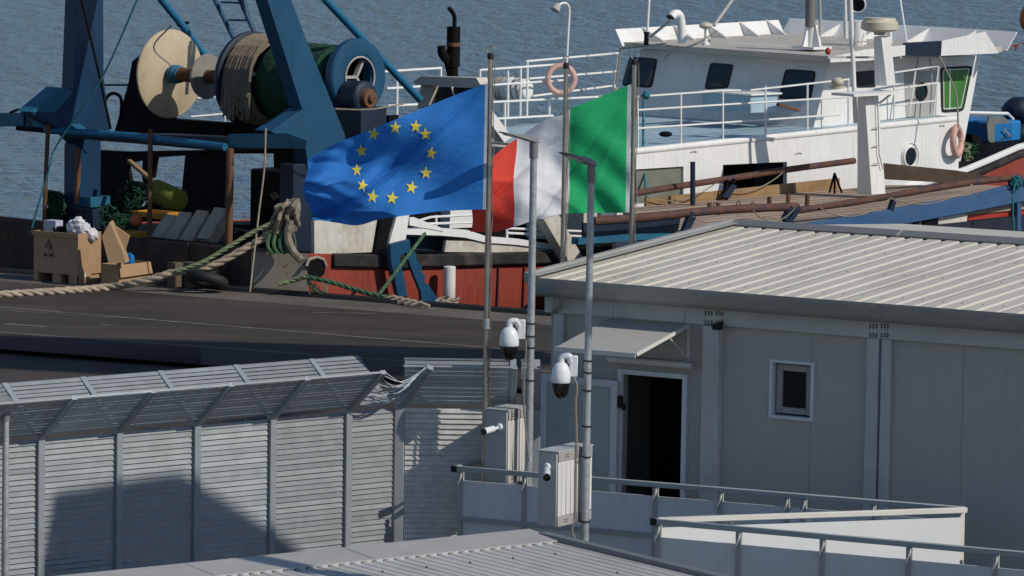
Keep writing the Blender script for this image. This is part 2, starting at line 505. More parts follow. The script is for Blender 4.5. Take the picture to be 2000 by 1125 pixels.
# ring beam and columns
mb = MB(); mb.boxf(BF, sL - .06, sR, -.075, -.002, z_beam, zw - .02)
beam = mb.build("ring_beam", M['frame_grey'], bld, bevel=.008)
mb = MB()
def chevrons(pxs, py):
    for px in pxs:
        p = BF.Ts(px, py, -.08); s, t, z = p
        pts = [BF.w(s + .022 * math.cos(a) - .012, -.079, z + .024 * math.sin(a)) for a in [R(-75 + 30 * i) for i in range(6)]]
        mb.tube(pts, .006, 5)
for cx, y1, y2 in ((1393, 612, 630), (1715, 637, 655)):
    xs = [cx - 16, cx - 10, cx - 4, cx + 6, cx + 12, cx + 18]
    chevrons(xs, y1); chevrons(xs, y2)
mb.build("vent_slots", M['dark'], beam)
mb = MB()
for px in (1203, 1342): 
    s = BF.Ts(px, 620, 0)[0]; mb.boxf(BF, s, s + .008, -.078, -.075, z_beam, zw - .25)
s = BF.Ts(1414, 630, 0)[0]; mb.boxf(BF, s, s + .008, -.078, -.075, z_beam, zw - .25)
s = BF.Ts(1737, 660, 0)[0]; mb.boxf(BF, s, s + .008, -.078, -.075, z_beam, zw - .25)
mb.build("beam_joint", M['cabinet_band'], beam, smooth=False)
for (x0, x1, dep) in ((1078, 1098, .06), (1369, 1401, .13), (1690, 1714, .06), (1719, 1738, .06)):
    s0 = BF.Ts(x0, 760, -dep)[0]; s1 = BF.Ts(x1, 760, -dep)[0]
    mb = MB(); mb.boxf(BF, s0, s1, -dep, -.002, Z0, z_beam - .002); mb.build("column", M['frame_grey'], bld, bevel=.01)
# gutter with its moulded face
prof = [(-.28, zt - .235), (-.345, zt - .205), (-.385, zt - .15), (-.40, zt - .08), (-.42, zt - .05), (-.42, zt), (-.405, zt), (-.40, zt - .03), (-.36, zt - .07), (0.06, zt - .07), (0.06, zt - .235)]
sG0 = g0[0]; sG1 = sR + .4
mb = MB(); mb.prism([BF.w(sG0, t, z) for t, z in prof], BF.a * (sG1 - sG0))
gut = mb.build("gutter", M['gutter'], bld, angle=50)
mb = MB()
for px in (1700,):
    s = BF.Ts(px, 610, -.42)[0]
    q = [(-.425, zt + .002), (-.425, zt - .05), (-.405, zt - .08), (-.39, zt - .15), (-.35, zt - .207), (-.28, zt - .239)]
    q2 = [(t + .012, z + .004) for t, z in reversed(q)]
    mb.prism([BF.w(s, t, z) for t, z in q + q2], BF.a * .02)
mb.build("gutter_joint", M['gutter'], gut)
mb = MB()                                            # oval maker's print at the left end of the gutter
c = BF.Ts(1063, 567, -.40)
for k in range(30):
    a = 2 * math.pi * k / 30; a2 = 2 * math.pi * (k + 1) / 30
    o1, i1 = 1.0, .86
    mb.poly([BF.w(c[0] + .14 * o * math.cos(x), -.4225 + (.0 if True else 0), c[2] + .042 * o * math.sin(x)) for o, x in ((o1, a), (o1, a2), (i1, a2), (i1, a))])
for k in range(7):
    s = c[0] - .095 + .03 * k; h = (.010, .018, .012, .02, .012, .018, .010)[k]
    mb.boxf(BF, s, s + .018, -.4235, -.4215, c[2] - .008, c[2] - .008 + h)
mb.boxf(BF, c[0] - .09, c[0] + .09, -.4235, -.4215, c[2] - .022, c[2] - .017)
mb.build("printed_logo", M['logo'], gut, smooth=False)
# roof
rg = BF.T(1420, 441, 0); tr = 4.75
zr = BF.Ts(1435, 441, tr)[2]
te = -.39; ze = zt - .035
mb = MB()
rib = [(0.0, 0), (.05, 0), (.068, .019), (.232, .019), (.25, 0)]
sx = [];
s = sG0 + .02
while s < sG1:
    for d, h in rib: sx.append((s + d, h))
    s += .255
def rp(sv, h, t):
    z = ze + (zr - ze) * (t - te) / (tr - te); return BF.w(sv, t, z + h)
vs = []; fs = []
for sv, h in sx: vs += [rp(sv, h, te), rp(sv, h, tr), rp(sv, -.05, te), rp(sv, -.05, tr)]
for i in range(len(sx) - 1):
    b = 4 * i; fs += [[b, b + 1, b + 5, b + 4], [b + 2, b + 6, b + 7, b + 3], [b, b + 4, b + 6, b + 2], [b + 1, b + 3, b + 7, b + 5]]
fs += [[0, 2, 3, 1], [4 * len(sx) - 4, 4 * len(sx) - 3, 4 * len(sx) - 1, 4 * len(sx) - 2]]
mb.add(vs, fs)
mb.prism([rp(sG0, .0, tr), rp(sG1, .0, tr), BF.w(sG1, BT + .3, ze), BF.w(sG0, BT + .3, ze)], (0, 0, -.05))
roof = mb.build("roof", M['roof_cream'], bld, smooth=False)
mb = MB(); 
mb.prism([BF.w(sG0 + .05, tr - .16, zr + .03), BF.w(sG0 + .05, tr, zr + .085), BF.w(sG0 + .05, tr + .2, zr + .07), BF.w(sG0 + .05, tr + .2, zr + .02), BF.w(sG0 + .05, tr - .16, zr + .012)], BF.a * (sG1 - sG0))
rc = mb.build("ridge_cap", M['ridge_grey'], roof, smooth=False)
mb = MB(); s = BF.Ts(1760, 465, tr)[0]; mb.prism([BF.w(s, tr - .165, zr + .034), BF.w(s, tr, zr + .089), BF.w(s, tr + .2, zr + .074), BF.w(s, tr + .2, zr + .06), BF.w(s, tr, zr + .07), BF.w(s, tr - .165, zr + .02)], BF.a * .03)
mb.build("cap_joint", M['cabinet_band'], rc)
mb = MB()
for q in range(0, len(sx) - 4, 5):
    for tt in (.1, 1.7, 3.2, 4.3):
        mb.lathe(rp(sx[q + 2][0] + .08 + rnd.uniform(-.006, .006), .019, tt + rnd.uniform(-.02, .02)), (0, 0, 1), [(0, .016), (.005, .016), (.006, .008), (.014, .007)], 7)
mb.build("roof_screws", M['cabinet_band'], roof)
mb = MB()
for q in range(20, len(sx) - 4, 20):                   # side laps of the sheets
    mb.prism([rp(sx[q][0] - .006, .001, te), rp(sx[q][0] + .012, .003, te), rp(sx[q][0] + .012, .003, tr - .17), rp(sx[q][0] - .006, .001, tr - .17)], (0, 0, .004))
mb.build("sheet_lap", M['cabinet_band'], roof, smooth=False)
mb = MB(); mb.bar(rp(sG0 - .01, .03, te), rp(sG0 - .01, .03, tr), .09, .11); mb.bar(rp(sG0 + .09, .055, te), rp(sG0 + .09, .055, tr - .1), .1, .012)
mb.build("verge_trim", M['gutter'], roof, bevel=.01)
# downpipe elbow at the corner
p0 = BF.Ts(1082, 578, -.2)
mb = MB(); pts = smooth_path([BF.w(p0[0] + .05, -.2, zt - .2), BF.w(p0[0] + .03, -.17, zt - .33), BF.w(p0[0] - .06, -.06, zt - .42), BF.w(p0[0] - .10, .0, zt - .5), BF.w(p0[0] - .10, .03, zt - 1.2), BF.w(p0[0] - .10, .03, .1)], 4)
mb.tube(pts, .045, 10); mb.build("downpipe", M['gutter'], bld)
# doorway
fr = MB()
dw = .062
fr.boxf(BF, d_l[0] - dw, d_l[0], -.05, .11, z_floor, z_door + dw); fr.boxf(BF, d_r[0], d_r[0] + dw, -.05, .11, z_floor, z_door + dw)
fr.boxf(BF, d_l[0], d_r[0], -.05, .11, z_door, z_door + dw)
fr.build("door_frame", M['white'], bld, bevel=.006)
l0 = BF.Ts(1056, 760, -.12)[0]; l1 = BF.Ts(1206, 760, -.12)[0]; lt = BF.Ts(1130, 737, -.12)[2]; lb = z_floor + .03
mb = MB()
fwid = .085
mb.boxf(BF, l0, l0 + fwid, -.14, -.09, lb, lt); mb.boxf(BF, l1 - fwid, l1, -.14, -.09, lb, lt)
mb.boxf(BF, l0 + fwid, l1 - fwid, -.14, -.09, lt - fwid, lt); mb.boxf(BF, l0 + fwid, l1 - fwid, -.14, -.09, lb, lb + .12)
leaf = mb.build("door", M['white'], bld, bevel=.006)
mb = MB(); mb.boxf(BF, l0 + fwid, l1 - fwid, -.122, -.108, lb + .12, lt - fwid); mb.build("pane", M['mesh_pane'], leaf, smooth=False)
for zz in (lt - .25, lb + .35):
    mb = MB(); mb.boxf(BF, l1 + .004, l1 + .05, -.13, -.06, zz - .07, zz + .07); mb.boxf(BF, l1 + .05, l1 + .085, -.10, -.055, zz - .10, zz - .02)
    mb.build("hinge", M['dark'], leaf, bevel=.005)
mb = MB(); mb.boxf(BF, l1 - .07, l1 - .02, -.155, -.141, lb + .30, lb + .48); mb.build("lock", M['dark'], leaf, bevel=.005)
# tube light over the door
t0 = BF.Ts(1192, 703, -.06); t1 = BF.Ts(1354, 712, -.06)
mb = MB(); zz = (t0[2] + t1[2]) / 2
mb.boxf(BF, t0[0] + .05, t1[0] - .04, -.10, -.002, zz - .045, zz + .045)
lamp = mb.build("tube_light", M['gutter'], bld, bevel=.012)
mb = MB(); mb.tube([BF.w(t0[0], -.105, zz), BF.w(t1[0], -.105, zz)], .04, 10); mb.build("diffuser", M['cabinet_light'], lamp)
# awning
a_l = BF.Ts(1196, 623, -.08); a_r = BF.Ts(1350, 635, -.08)
TA = -1.32
f_l = BF.Ts(1077, 679, TA); f_r = BF.Ts(1236, 690, TA)
zin = (a_l[2] + a_r[2]) / 2; zout = (f_l[2] + f_r[2]) / 2
sl0 = (a_l[0] + f_l[0]) / 2; sl1 = (a_r[0] + f_r[0]) / 2
mb = MB(); mb.prism([BF.w(sl0, -.08, zin), BF.w(sl1, -.08, zin), BF.w(sl1, TA, zout), BF.w(sl0, TA, zout)], (0, 0, -.02))
aw = mb.build("awning", mat("awning_sheet", (0.40, 0.39, 0.37), rough=.5, var=.06, bump=.03), bld, smooth=False)
mb = MB(); mb.bar(BF.w(sl1 + .012, -.08, zin - .005), BF.w(sl1 + .012, TA - .01, zout - .005), .02, .04)
mb.bar(BF.w(sl0, TA - .012, zout - .015), BF.w(sl1, TA - .012, zout - .015), .02, .055)
mb.build("edge_trim", M['cabinet_light'], aw)
for sv in (sl0 + .05, sl1 - .02):
    mb = MB(); mb.tube([BF.w(sv, -.5, zin + (zout - zin) * .35 - .03), BF.w(sv, -.03, zin - .42)], .01, 6); mb.boxf(BF, sv - .02, sv + .02, -.03, -.002, zin - .5, zin - .02)
    mb.build("bracket", M['cabinet_light'], aw)
# window
mb = MB(); fw = .04
mb.boxf(BF, w_l - .03, w_l + fw - .03, -.03, .1, w_b - .03, w_t + .03); mb.boxf(BF, w_r + .03 - fw, w_r + .03, -.03, .1, w_b - .03, w_t + .03)
mb.boxf(BF, w_l + fw - .03, w_r + .03 - fw, -.03, .1, w_t + .03 - fw, w_t + .03); mb.boxf(BF, w_l + fw - .03, w_r + .03 - fw, -.03, .1, w_b - .03, w_b - .03 + fw)
win = mb.build("window", M['white'], bld, bevel=.005)
mb = MB(); k = .03; q = .075
a0, a1, b0, b1 = w_l + k, w_r - k, w_b + k, w_t - k
mb.boxf(BF, a0, a0 + q, .05, .1, b0, b1); mb.boxf(BF, a1 - q, a1, .05, .1, b0, b1); mb.boxf(BF, a0 + q, a1 - q, .05, .1, b0, b0 + q); mb.boxf(BF, a0 + q, a1 - q, .05, .1, b1 - q, b1)
mb.build("sash", M['cabinet_band'], win, bevel=.005)
mb = MB(); mb.boxf(BF, a0 + q - .01, a1 - q + .01, .085, .095, b0 + q - .01, b1 - q + .01); mb.build("pane", M['glass_dark'], win, smooth=False)
mb = MB()
for px in (1583, 1880):
    s = BF.Ts(px, 700, 0)[0]
    for k in range(7): mb.lathe(BF.w(s + .03, -.001, z_beam - .25 - .42 * k), -BF.n, [(0, .008), (.004, .007)], 6)
mb.build("wall_rivets", M['cabinet_band'], bld)
# little black floodlight under the beam
c = BF.Ts(1402, 638, -.16)
mb = MB(); mb.boxf(BF, c[0] - .055, c[0] + .055, -.21, -.135, c[2] - .035, c[2] + .035); mb.boxf(BF, c[0] - .02, c[0] + .02, -.14, -.075, c[2] - .02, c[2] + .05)
mb.build("floodlight", M['dark'], bld, bevel=.006)

# ================================================================== RAMP PARAPETS
TP = -2.0
def parapet(F, t, x_y0, x_y1, posts, drop_gap, label, rail_mat, panel_mat, s_end=None, ends=True, name="ramp_parapet", mid=None, group="parapets of the access ramp", brackets=True, post_t=0.0, solid=False):
    p0 = F.T(x_y0[0], x_y0[1], t); p1 = F.T(x_y1[0], x_y1[1], t)
    s0, _, z0 = F.loc(p0); s1, _, z1 = F.loc(p1)
    if s_end:
        z1 = z0 + (z1 - z0) * (s_end - s0) / (s1 - s0); s1 = s_end
    zf = lambda s: z0 + (z1 - z0) * (s - s0) / (s1 - s0)
    root = thing(name, label, "parapet", F.w(s0, t, Z0), -F.phi, group)
    mb = MB(); mb.bar(F.w(s0, t - .03, z0 - .03), F.w(s1, t - .03, z1 - .03), .06, .06)
    mb.build("handrail", rail_mat, root, bevel=.006)
    ss = [F.loc(F.T(px, x_y0[1] + (x_y1[1] - x_y0[1]) * (px - x_y0[0]) / (x_y1[0] - x_y0[0]), t))[0] for px in posts]
    for s in ss:
        mb = MB(); mb.boxf(F, s - .028, s + .028, t - .03 + post_t, t + .03 + post_t, Z0, zf(s) - .062); mb.build("post", rail_mat, root, bevel=.004)
        if not brackets: continue
        mb = MB(); pts = [F.w(s + .04, t - .05, zf(s) - .07), F.w(s + .035, t - .07, zf(s) - .13), F.w(s - .005, t - .06, zf(s) - .2), F.w(s - .02, t - .035, zf(s) - .25)]
        mb.tube(smooth_path(pts, 3), .011, 6); mb.build("bracket", M['cabinet_light'], root)
    edges = sorted(set([s0 + .02] + ([] if solid else ss) + [s1 - .02]))
    for a, b in zip(edges, edges[1:]):
        if b - a < .12: continue
        mb = MB()
        mb.prism([F.w(a + .03, t, zf(a) - drop_gap), F.w(b - .03, t, zf(b) - drop_gap), F.w(b - .03, t, Z0), F.w(a + .03, t, Z0)], F.n * .02)
        mb.build("panel", panel_mat, root, smooth=False)
    if mid:
        mb = MB(); mb.bar(F.w(s0, t - .025, z0 - mid), F.w(s1, t - .025, z1 - mid), .03, .05); mb.build("mid_rail", rail_mat, root)
    return root, s0, s1, z0, z1
par_rail = mat("parapet_rail_grey", (0.34, 0.365, 0.36), rough=.5, var=.08, bump=.03)
pr1, a0_, a1_, az0, az1 = parapet(BF, TP, (889, 909), (1886, 989), (901, 1026, 1281, 1408, 1537, 1571, 1706), .17, "long grey ramp parapet in front of the doorway, farthest of the three", par_rail, M['panel_white'], mid=.62)
mb = MB(); mb.bar(BF.w(a0_ + .0, TP + .02, az0 - .03), BF.w(a0_ + .0, -.7, az0 + .0), .05, .05); mb.build("handrail", par_rail, pr1, bevel=.005)
mb = MB(); mb.boxf(BF, a0_ - .02, a0_ + .06, TP - .065, TP - .06, az0 - .07, az0 + .005); mb.build("end_cap", M['dark'], pr1)
pw = BF.w(a1_, TP, 0)
WF = Frame(pw, -23)
white_rail = mat("parapet_rail_cream", (0.62, 0.60, 0.55), rough=.5, var=.05, bump=.02)
left = WF.T(1282, 1012, 0)
pr2, *_ = parapet(WF, 0.0, (1283, 1010), (1885, 990), (1432, 1583, 1733, 1883), .115, "sunlit white slanting ramp parapet ending in a point at the left", white_rail, mat("white_sunlit_panel", (0.64, 0.65, 0.655), rough=.5, var=.03, bump=.03, streak=.06), brackets=False, post_t=.055, solid=True)
CF = Frame(V((left.x, left.y, 0)), 31)
pr3, c0_, c1_, cz0, cz1 = parapet(CF, 0.0, (1280, 1012), (2000, 1076), (1287, 1444, 1608, 1777, 1946), .20, "grey ramp parapet at the lower right, nearest of the three", par_rail, M['panel_white'], s_end=CF.Ts(2000, 1076, 0)[0] + 2.5)
mb = MB(); mb.boxf(CF, c0_ - .03, c0_ + .05, -.066, -.061, cz0 - .07, cz0 + .005); mb.build("end_cap", M['dark'], pr3)
mb = MB()                                              # the landing the parapets stand round
mb.boxf(BF, a0_ + .05, a1_ - .05, TP + .05, -.01, z_floor - .15, z_floor - .03)
landing = solo(mb, "ramp_landing", M['concrete'], "concrete landing behind the parapet at the doorway", "landing")

# ================================================================== FRONT ROOF (nearest building)
RD = 46.0
FF = Frame(PD(1026, 1040, RD) * 1.0, -37)
zrf = FF.o.z
fb = thing("low_building", "low grey metal-roofed building at the bottom edge, nearest the camera", "building", V((FF.o.x, FF.o.y, Z0)), -FF.phi)
sA = FF.Ts(200, 1125, 0)[0] - 5.5
EV = 6.0
dv = FF.S(1390, 1125, 0.06); lv = FF.loc(dv); slope = (zrf - lv[2]) / max(.1, -lv[1])
zf_ = lambda t: zrf + slope * t                        # t negative: towards the camera
prm = [(0, 0), (.045, 0), (.06, .011), (.105, .011), (.12, 0)]
sx = []; s = sA
while s < .02:
    for d, h in prm: sx.append((min(s + d, .02), h))
    s += .13
vs = []; fs = []
for sv, h in sx: vs += [FF.w(sv, -.16, zf_(-.16) + h - .03), FF.w(sv, -EV, zf_(-EV) + h - .03), FF.w(sv, -.16, zf_(-.16) - .09), FF.w(sv, -EV, zf_(-EV) - .09)]
for i in range(len(sx) - 1):
    b = 4 * i; fs += [[b, b + 4, b + 5, b + 1], [b + 2, b + 3, b + 7, b + 6], [b, b + 2, b + 6, b + 4], [b + 1, b + 5, b + 7, b + 3]]
fs += [[0, 1, 3, 2], [4 * len(sx) - 4, 4 * len(sx) - 2, 4 * len(sx) - 1, 4 * len(sx) - 3]]
mb = MB(); mb.add(vs, fs)
mb.prism([FF.w(sA, .12, zrf - .075), FF.w(.02, .12, zrf - .075), FF.w(.02, 4.0, zrf - 1.3), FF.w(sA, 4.0, zrf - 1.3)], (0, 0, -.06))
froof = mb.build("roof", M['roof_grey'], fb, smooth=False)
mb = MB(); mb.prism([FF.w(sA, -.55, zf_(-.55) + .0), FF.w(sA, 0, zrf + .035), FF.w(sA, .26, zrf - .03), FF.w(sA, .26, zrf - .05), FF.w(sA, 0, zrf + .015), FF.w(sA, -.55, zf_(-.55) - .012)], FF.a * (-sA + .05))
frc = mb.build("ridge_cap", mat("pale_ridge_cap", (.36, .35, .335), rough=.5, var=.08, dirt=(.25, .24, .22), damt=.3, bump=.03), froof, smooth=False)
mb = MB()
for s in (sA + 2, -2.25, -4.1): mb.prism([FF.w(s, -.553, zf_(-.55) + .004), FF.w(s, 0, zrf + .039), FF.w(s, .1, zrf + .015), FF.w(s, .1, zrf + .0), FF.w(s, 0, zrf + .025), FF.w(s, -.553, zf_(-.55) - .006)], FF.a * .012)
mb.build("cap_joint", M['cabinet_band'], frc)
mb = MB(); s = sA + .05
while s < -.1:                                         # profile fillers under the cap edge
    mb.prism([FF.w(s, -.556, zf_(-.55) - .034), FF.w(s + .115, -.556, zf_(-.55) - .034), FF.w(s + .10, -.556, zf_(-.55) + .001), FF.w(s + .075, -.556, zf_(-.55) + .001)], FF.n * .01); s += .13
mb.build("ridge_filler", M['cabinet'], frc, smooth=False)
mb = MB(); mb.prism([FF.w(.0, -.2, zf_(-.2) + .03), FF.w(.13, -.2, zf_(-.2) + .03), FF.w(.13, -EV, zf_(-EV) + .03), FF.w(.0, -EV, zf_(-EV) + .03)], (0, 0, -.16))
mb.build("verge_trim", M['ridge_grey'], froof, bevel=.01)
mb = MB()
for row, tt in enumerate((-1.15, -2.3, -3.6)):
    s = -.5 - .13 * row
    while s > sA:
        p = FF.w(s, tt, zf_(tt) - .005)
        mb.lathe(p, (0, 0, 1), [(0, .014), (.006, .014), (.007, .007), (.014, .007)], 8)
        s -= .52
mb.build("roof_screws", M['dark'], froof)
mb = MB(); mb.prism([FF.w(sA + .1, 3.9, Z0), FF.w(-.12, 3.9, Z0), FF.w(-.12, -EV + .3, Z0), FF.w(sA + .1, -EV + .3, Z0)], (0, 0, 1.9 + .0))
mb.build("wall", M['wall'], fb, smooth=False)

# ================================================================== FENCES
def louvre(mb, P0, P1, up, h, pitch, blade, tilt_dir, gap_off=0.0, th=.004):
    """horizontal blades between the uprights P0 and P1, stacked along 'up'"""
    n = int(h / pitch); d = (P1 - P0)
    for i in range(n):
        b = P0 + up * (gap_off + i * pitch)
        a = up * (blade / 2) - tilt_dir * (blade * (.16 + rnd.uniform(-.05, .05))) + d.normalized() * 0
        b = b + up * rnd.uniform(-.002, .002)
        c = b + d * .5 + up * (pitch / 2)
        mb.box6(c, d * .5, a, (up.cross(d.normalized())).normalized() * th)
FL = Frame(PD(773, 783, 54.1), -40)
FL.o = V((FL.o.x, FL.o.y, 0))
zb = (FL.Ts(678, 792, 0)[2] + FL.Ts(76, 849, 0)[2]) / 2
fl = thing("louvre_fence", "long grey louvred steel fence with V-shaped outward top, running away from the left", "fence", FL.w(-2.5, 0, Z0), -FL.phi)
post_px = [(-82, 864), (75, 849), (228, 835), (380, 820), (528, 806), (676, 792)]
post_s = [FL.Ts(x, y, 0)[0] for x, y in post_px]
allp = [post_s[0] * 2 - post_s[1]] + post_s + [0.0]
Q, DZ = .70, .48
def post_part(F, s, root, arms=True, w=.042, Q=.70):
    mb = MB(); mb.boxf(F, s - w, s + w, -.075, .01, Z0, zb); p = mb.build("post", M['fence_post'], root, bevel=.005)
    if arms:
        mb = MB(); mb.bar(F.w(s, -.05, zb - .05), F.w(s, -Q, zb + DZ), .055, .075, up=F.a); mb.build("arm", M['fence_post'], root, bevel=.004)
        mb = MB(); mb.bar(F.w(s, .0, zb - .02), F.w(s, Q, zb + DZ), .055, .075, up=F.a); mb.build("arm", M['fence_post'], root, bevel=.004)
def fence_bay(F, s0, s1, root, m=None, Q=.70, near=True):
    m = m or M['fence']
    mb = MB(); up = V((0, 0, 1))
    louvre(mb, F.w(s0 + .045, -.02, 0.05), F.w(s1 - .045, -.02, 0.05), up, zb - .08, .0625, .051, -F.n)
    for s in (s0 + .33 * (s1 - s0), s0 + .67 * (s1 - s0)):
        mb.boxf(F, s - .004, s + .004, .0, .012, 0.05, zb - .05)
    mb.build("louvre_panel", m, root, smooth=False)
    for sgn in ((-1, 1) if near else (1,)):
        mb = MB(); u = (F.n * (sgn * (Q - .05)) + V((0, 0, DZ + .03))); h = u.length; u.normalize()
        tl = u.cross(F.a).normalized()
        louvre(mb, F.w(s0 + .03, sgn * .05, zb - .01), F.w(s1 - .03, sgn * .05, zb - .01), u, h, .062, .055 if sgn < 0 else .046, tl * .15, th=.002)
        for k in range(1, 6):
            s = s0 + (s1 - s0) * k / 6
            mb.bar(F.w(s, sgn * .05, zb), F.w(s, sgn * Q, zb + DZ), .004, .004)
        mb.bar(F.w(s0 + .02, sgn * Q, zb + DZ), F.w(s1 - .02, sgn * Q, zb + DZ), .012, .022)
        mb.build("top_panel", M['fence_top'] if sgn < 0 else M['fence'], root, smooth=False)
for s in allp[:-1]: post_part(FL, s, fl)
for a, b in zip(allp, allp[1:]): fence_bay(FL, a, b, fl, near=b < 0)
mb = MB()                                              # bent loose wires filling the corner of the top
for k in range(13):
    f = (k + .5) / 13; A = FL.w(post_s[-1] + .03, -.06 - .62 * f, zb + .02 + DZ * f); B = FL.w(.0, -.05, zb + .03) + V((.36, -.42, DZ)) * f
    mid = A.lerp(B, .5) - V((0, 0, .05 + .10 * f)) + V((rnd.uniform(-.03, .03), 0, rnd.uniform(-.03, .03)))
    mb.tube(smooth_path([A, mid, B], 4), .007, 5)
mb.build("loose_wire", M['fence_top'], fl)
FR = Frame(FL.o, -1.0)
fr_ = thing("louvre_fence", "short louvred fence behind the cabinets, joining the long fence at a corner post", "fence", FR.w(0, 0, Z0), -FR.phi)
s2 = FR.Ts(1002, 784, 0)[0]
ss = [0.0, s2, FR.Ts(1049, 784, 0)[0]]
for i, s in enumerate(ss):
    post_part(FR, s + (.05 if i == 0 else 0), fr_, arms=(i > 0), Q=.36, w=.055 if i == 0 else .042)
for a, b in zip(ss, ss[1:]): fence_bay(FR, a + .07, b, fr_, M['fence_sunlit'], Q=.36)
mb = MB()                                              # heavy corner arm
cn = (FL.n + FR.n).normalized()
mb.bar(FR.w(.05, -.03, zb - .06), FR.w(.05, -.03, zb) + V((.36, -.42, DZ)), .075, .09, up=FR.a)
mb.build("arm", M['fence_post'], fr_, bevel=.006)

# ================================================================== LAMP POSTS, CABINETS, CAMERAS
M['lamp_head'] = mat("lamp_head_grey", (0.17, 0.18, 0.19), rough=.5, var=.1, bump=.03)
def lamp_post(base, z_top, r, label, head_dir, head_len, name="street_lamp", k=1.0):
    root = thing(name, label, "street lamp", base, 0, "galvanised lamp posts")
    b = V(base)
    mb = MB(); mb.tube([b, b + V((0, 0, 1.2)), V((b.x, b.y, z_top - .2))], [r * 1.12, r, r * .82], 14)
    mb.build("pole", M['galv'], root)
    mb = MB(); mb.tube([V((b.x, b.y, z_top - .22)), V((b.x, b.y, z_top - .02))], r * 1.02, 14)
    mb.build("socket", M['lamp_head'], root)
    h = V(head_dir).normalized(); side = h.cross(V((0, 0, 1))).normalized(); up = side.cross(h).normalized()
    t = V((b.x, b.y, z_top))
    prof = [(-.05, .015, -.03), (.05, .03, -.035), (.15, .028, -.03), (head_len * .55, .015, -.022), (head_len, -.002, -.012)]
    wid = [.05, .065, .08, .085, .06]
    prof = [(a, b * k, c * k) for a, b, c in prof]; wid = [w * k for w in wid]
    mb = MB(); vs = []
    for (d, zu, zl), w in zip(prof, wid):
        vs += [t + h * d + side * w + up * zl, t + h * d - side * w + up * zl, t + h * d - side * w * .8 + up * zu, t + h * d + side * w * .8 + up * zu]
    fs = [[0, 1, 2, 3]]
    for i in range(4):
        for k in range(4):
            fs.append([4 * i + k, 4 * i + (k + 1) % 4, 4 * i + 4 + (k + 1) % 4, 4 * i + 4 + k])
    fs.append([19, 18, 17, 16]); mb.add(vs, fs)
    hd = mb.build("lamp_head", M['lamp_head'], root, bevel=.012, angle=50)
    mb = MB(); mb.box6(t + h * (head_len * .55) - up * .026, h * (head_len * .3), side * .05, up * .004); mb.build("led_panel", M['cabinet_light'], hd)
    return root
CA = Frame(PD(1087, 955, 49.0), 31)
CA.o = V((CA.o.x, CA.o.y, 0))
c2t = CA.Ts(1087, 884, 0)[2]; c2b = CA.Ts(1087, 1030, 0)[2]
lp2 = CA.w(.09, .47, -.13)
zt2 = PD(1140, 317, lp2.y).z
head_d = V((-.62, -.70, .26))
lampB = lamp_post(lp2, zt2, .045, "tall galvanised lamp post carrying the front cabinet and a dome camera", head_d, .50)
lp1 = PD(1036, 700, 53.4); lp1.z = -.13
zt1 = PD(1045, 272, lp1.y).z
lampA = lamp_post(lp1, zt1, .05, "tall galvanised lamp post left of the cabin corner, farther from the camera", V((-.72, -.62, .2)), .52)
lp3 = PD(11, 900, 50.0); lp3.z = -.13
lampC = lamp_post(lp3, PD(16, 783, 50.0).z, .045, "lower lamp post at the left edge of the picture", V((-.70, -.70, .12)), .6, k=1.8)
# straps and cables on the two camera posts
def clamps(root, base, zs, r):
    for z in zs:
        mb = MB(); mb.torus(V((base.x, base.y, z)), (0, 0, 1), r, .009, 18, 6); mb.build("clamp", M['dark'], root)
zpx = lambda py, d, px=1130: PD(px, py, d).z
clamps(lampB, lp2, [zpx(y, lp2.y) for y in (704, 727, 762, 832, 892, 1018)], .047)
clamps(lampA, lp1, [zpx(y, lp1.y) for y in (633, 658, 680, 744)], .052)
mb = MB(); a = CA.a
cp = [(1121, 737), (1127, 757), (1124, 790), (1126, 850), (1124, 930), (1123, 1000), (1117, 1035), (1122, 1052)]
mb.tube(smooth_path([PD(x, y, lp2.y - .07) for x, y in cp], 4), .013, 6)
solo(mb, "camera_cable", M['cable'], "grey cable running down the front lamp post beside the cabinet", "cable")
mb = MB(); cp = [(1027, 664), (1027, 690), (1024, 720), (1023, 790), (1027, 840), (1033, 900)]
mb.tube(smooth_path([PD(x, y, lp1.y - .075) for x, y in cp], 4), .011, 6)
solo(mb, "camera_cable", M['cable'], "dark cable running down the rear lamp post", "cable")

def cabinet(F, w, d, z0, z1, label, lit):
    root = thing("electrical_cabinet", label, "cabinet", F.w(0, d / 2, z0), -F.phi, "grey cabinets on the lamp posts")
    mb = MB(); mb.boxf(F, -w, 0, 0, d, z0, z1); mb.build("case", M['cabinet'], root, bevel=.008)
    bh = (z1 - z0) * .135
    for (a, b) in ((.01, d * .47), (d * .56, d - .01)):
        mb = MB()
        mb.boxf(F, .001, .014, a, b, z0 + bh, z1 - bh)
        for k in range(3):
            y = a + (b - a) * (.2 + .28 * k); mb.boxf(F, .014, .022, y, y + (b - a) * .12, z0 + bh + .01, z1 - bh - .01)
        mb.build("door", M['cabinet_light'], root, bevel=.004)
        for zz in ((z0, z0 + bh - .003), (z1 - bh + .003, z1)):
            mb = MB(); mb.boxf(F, .001, .018, a, b, zz[0], zz[1]); bd = mb.build("vent_band", M['cabinet_band'], root, bevel=.003)
            m2 = MB()
            for q in (.012, -.014): m2.boxf(F, .018, .021, (a + b) / 2 - .04, (a + b) / 2 + .04, (zz[0] + zz[1]) / 2 + q, (zz[0] + zz[1]) / 2 + q + .006)
            m2.build("vent_slots", M['dark'], bd)
    mb = MB(); mb.boxf(F, -w - .01, .02, -.01, d + .01, z1, z1 + .012); mb.build("lid", M['cabinet'], root)
    return root
cabinet(CA, .235, .74, c2b, c2t, "grey cabinet with white ribbed doors strapped to the front lamp post", True)
CB = Frame(PD(990, 850, 53.35), 31); CB.o = V((CB.o.x, CB.o.y, 0))
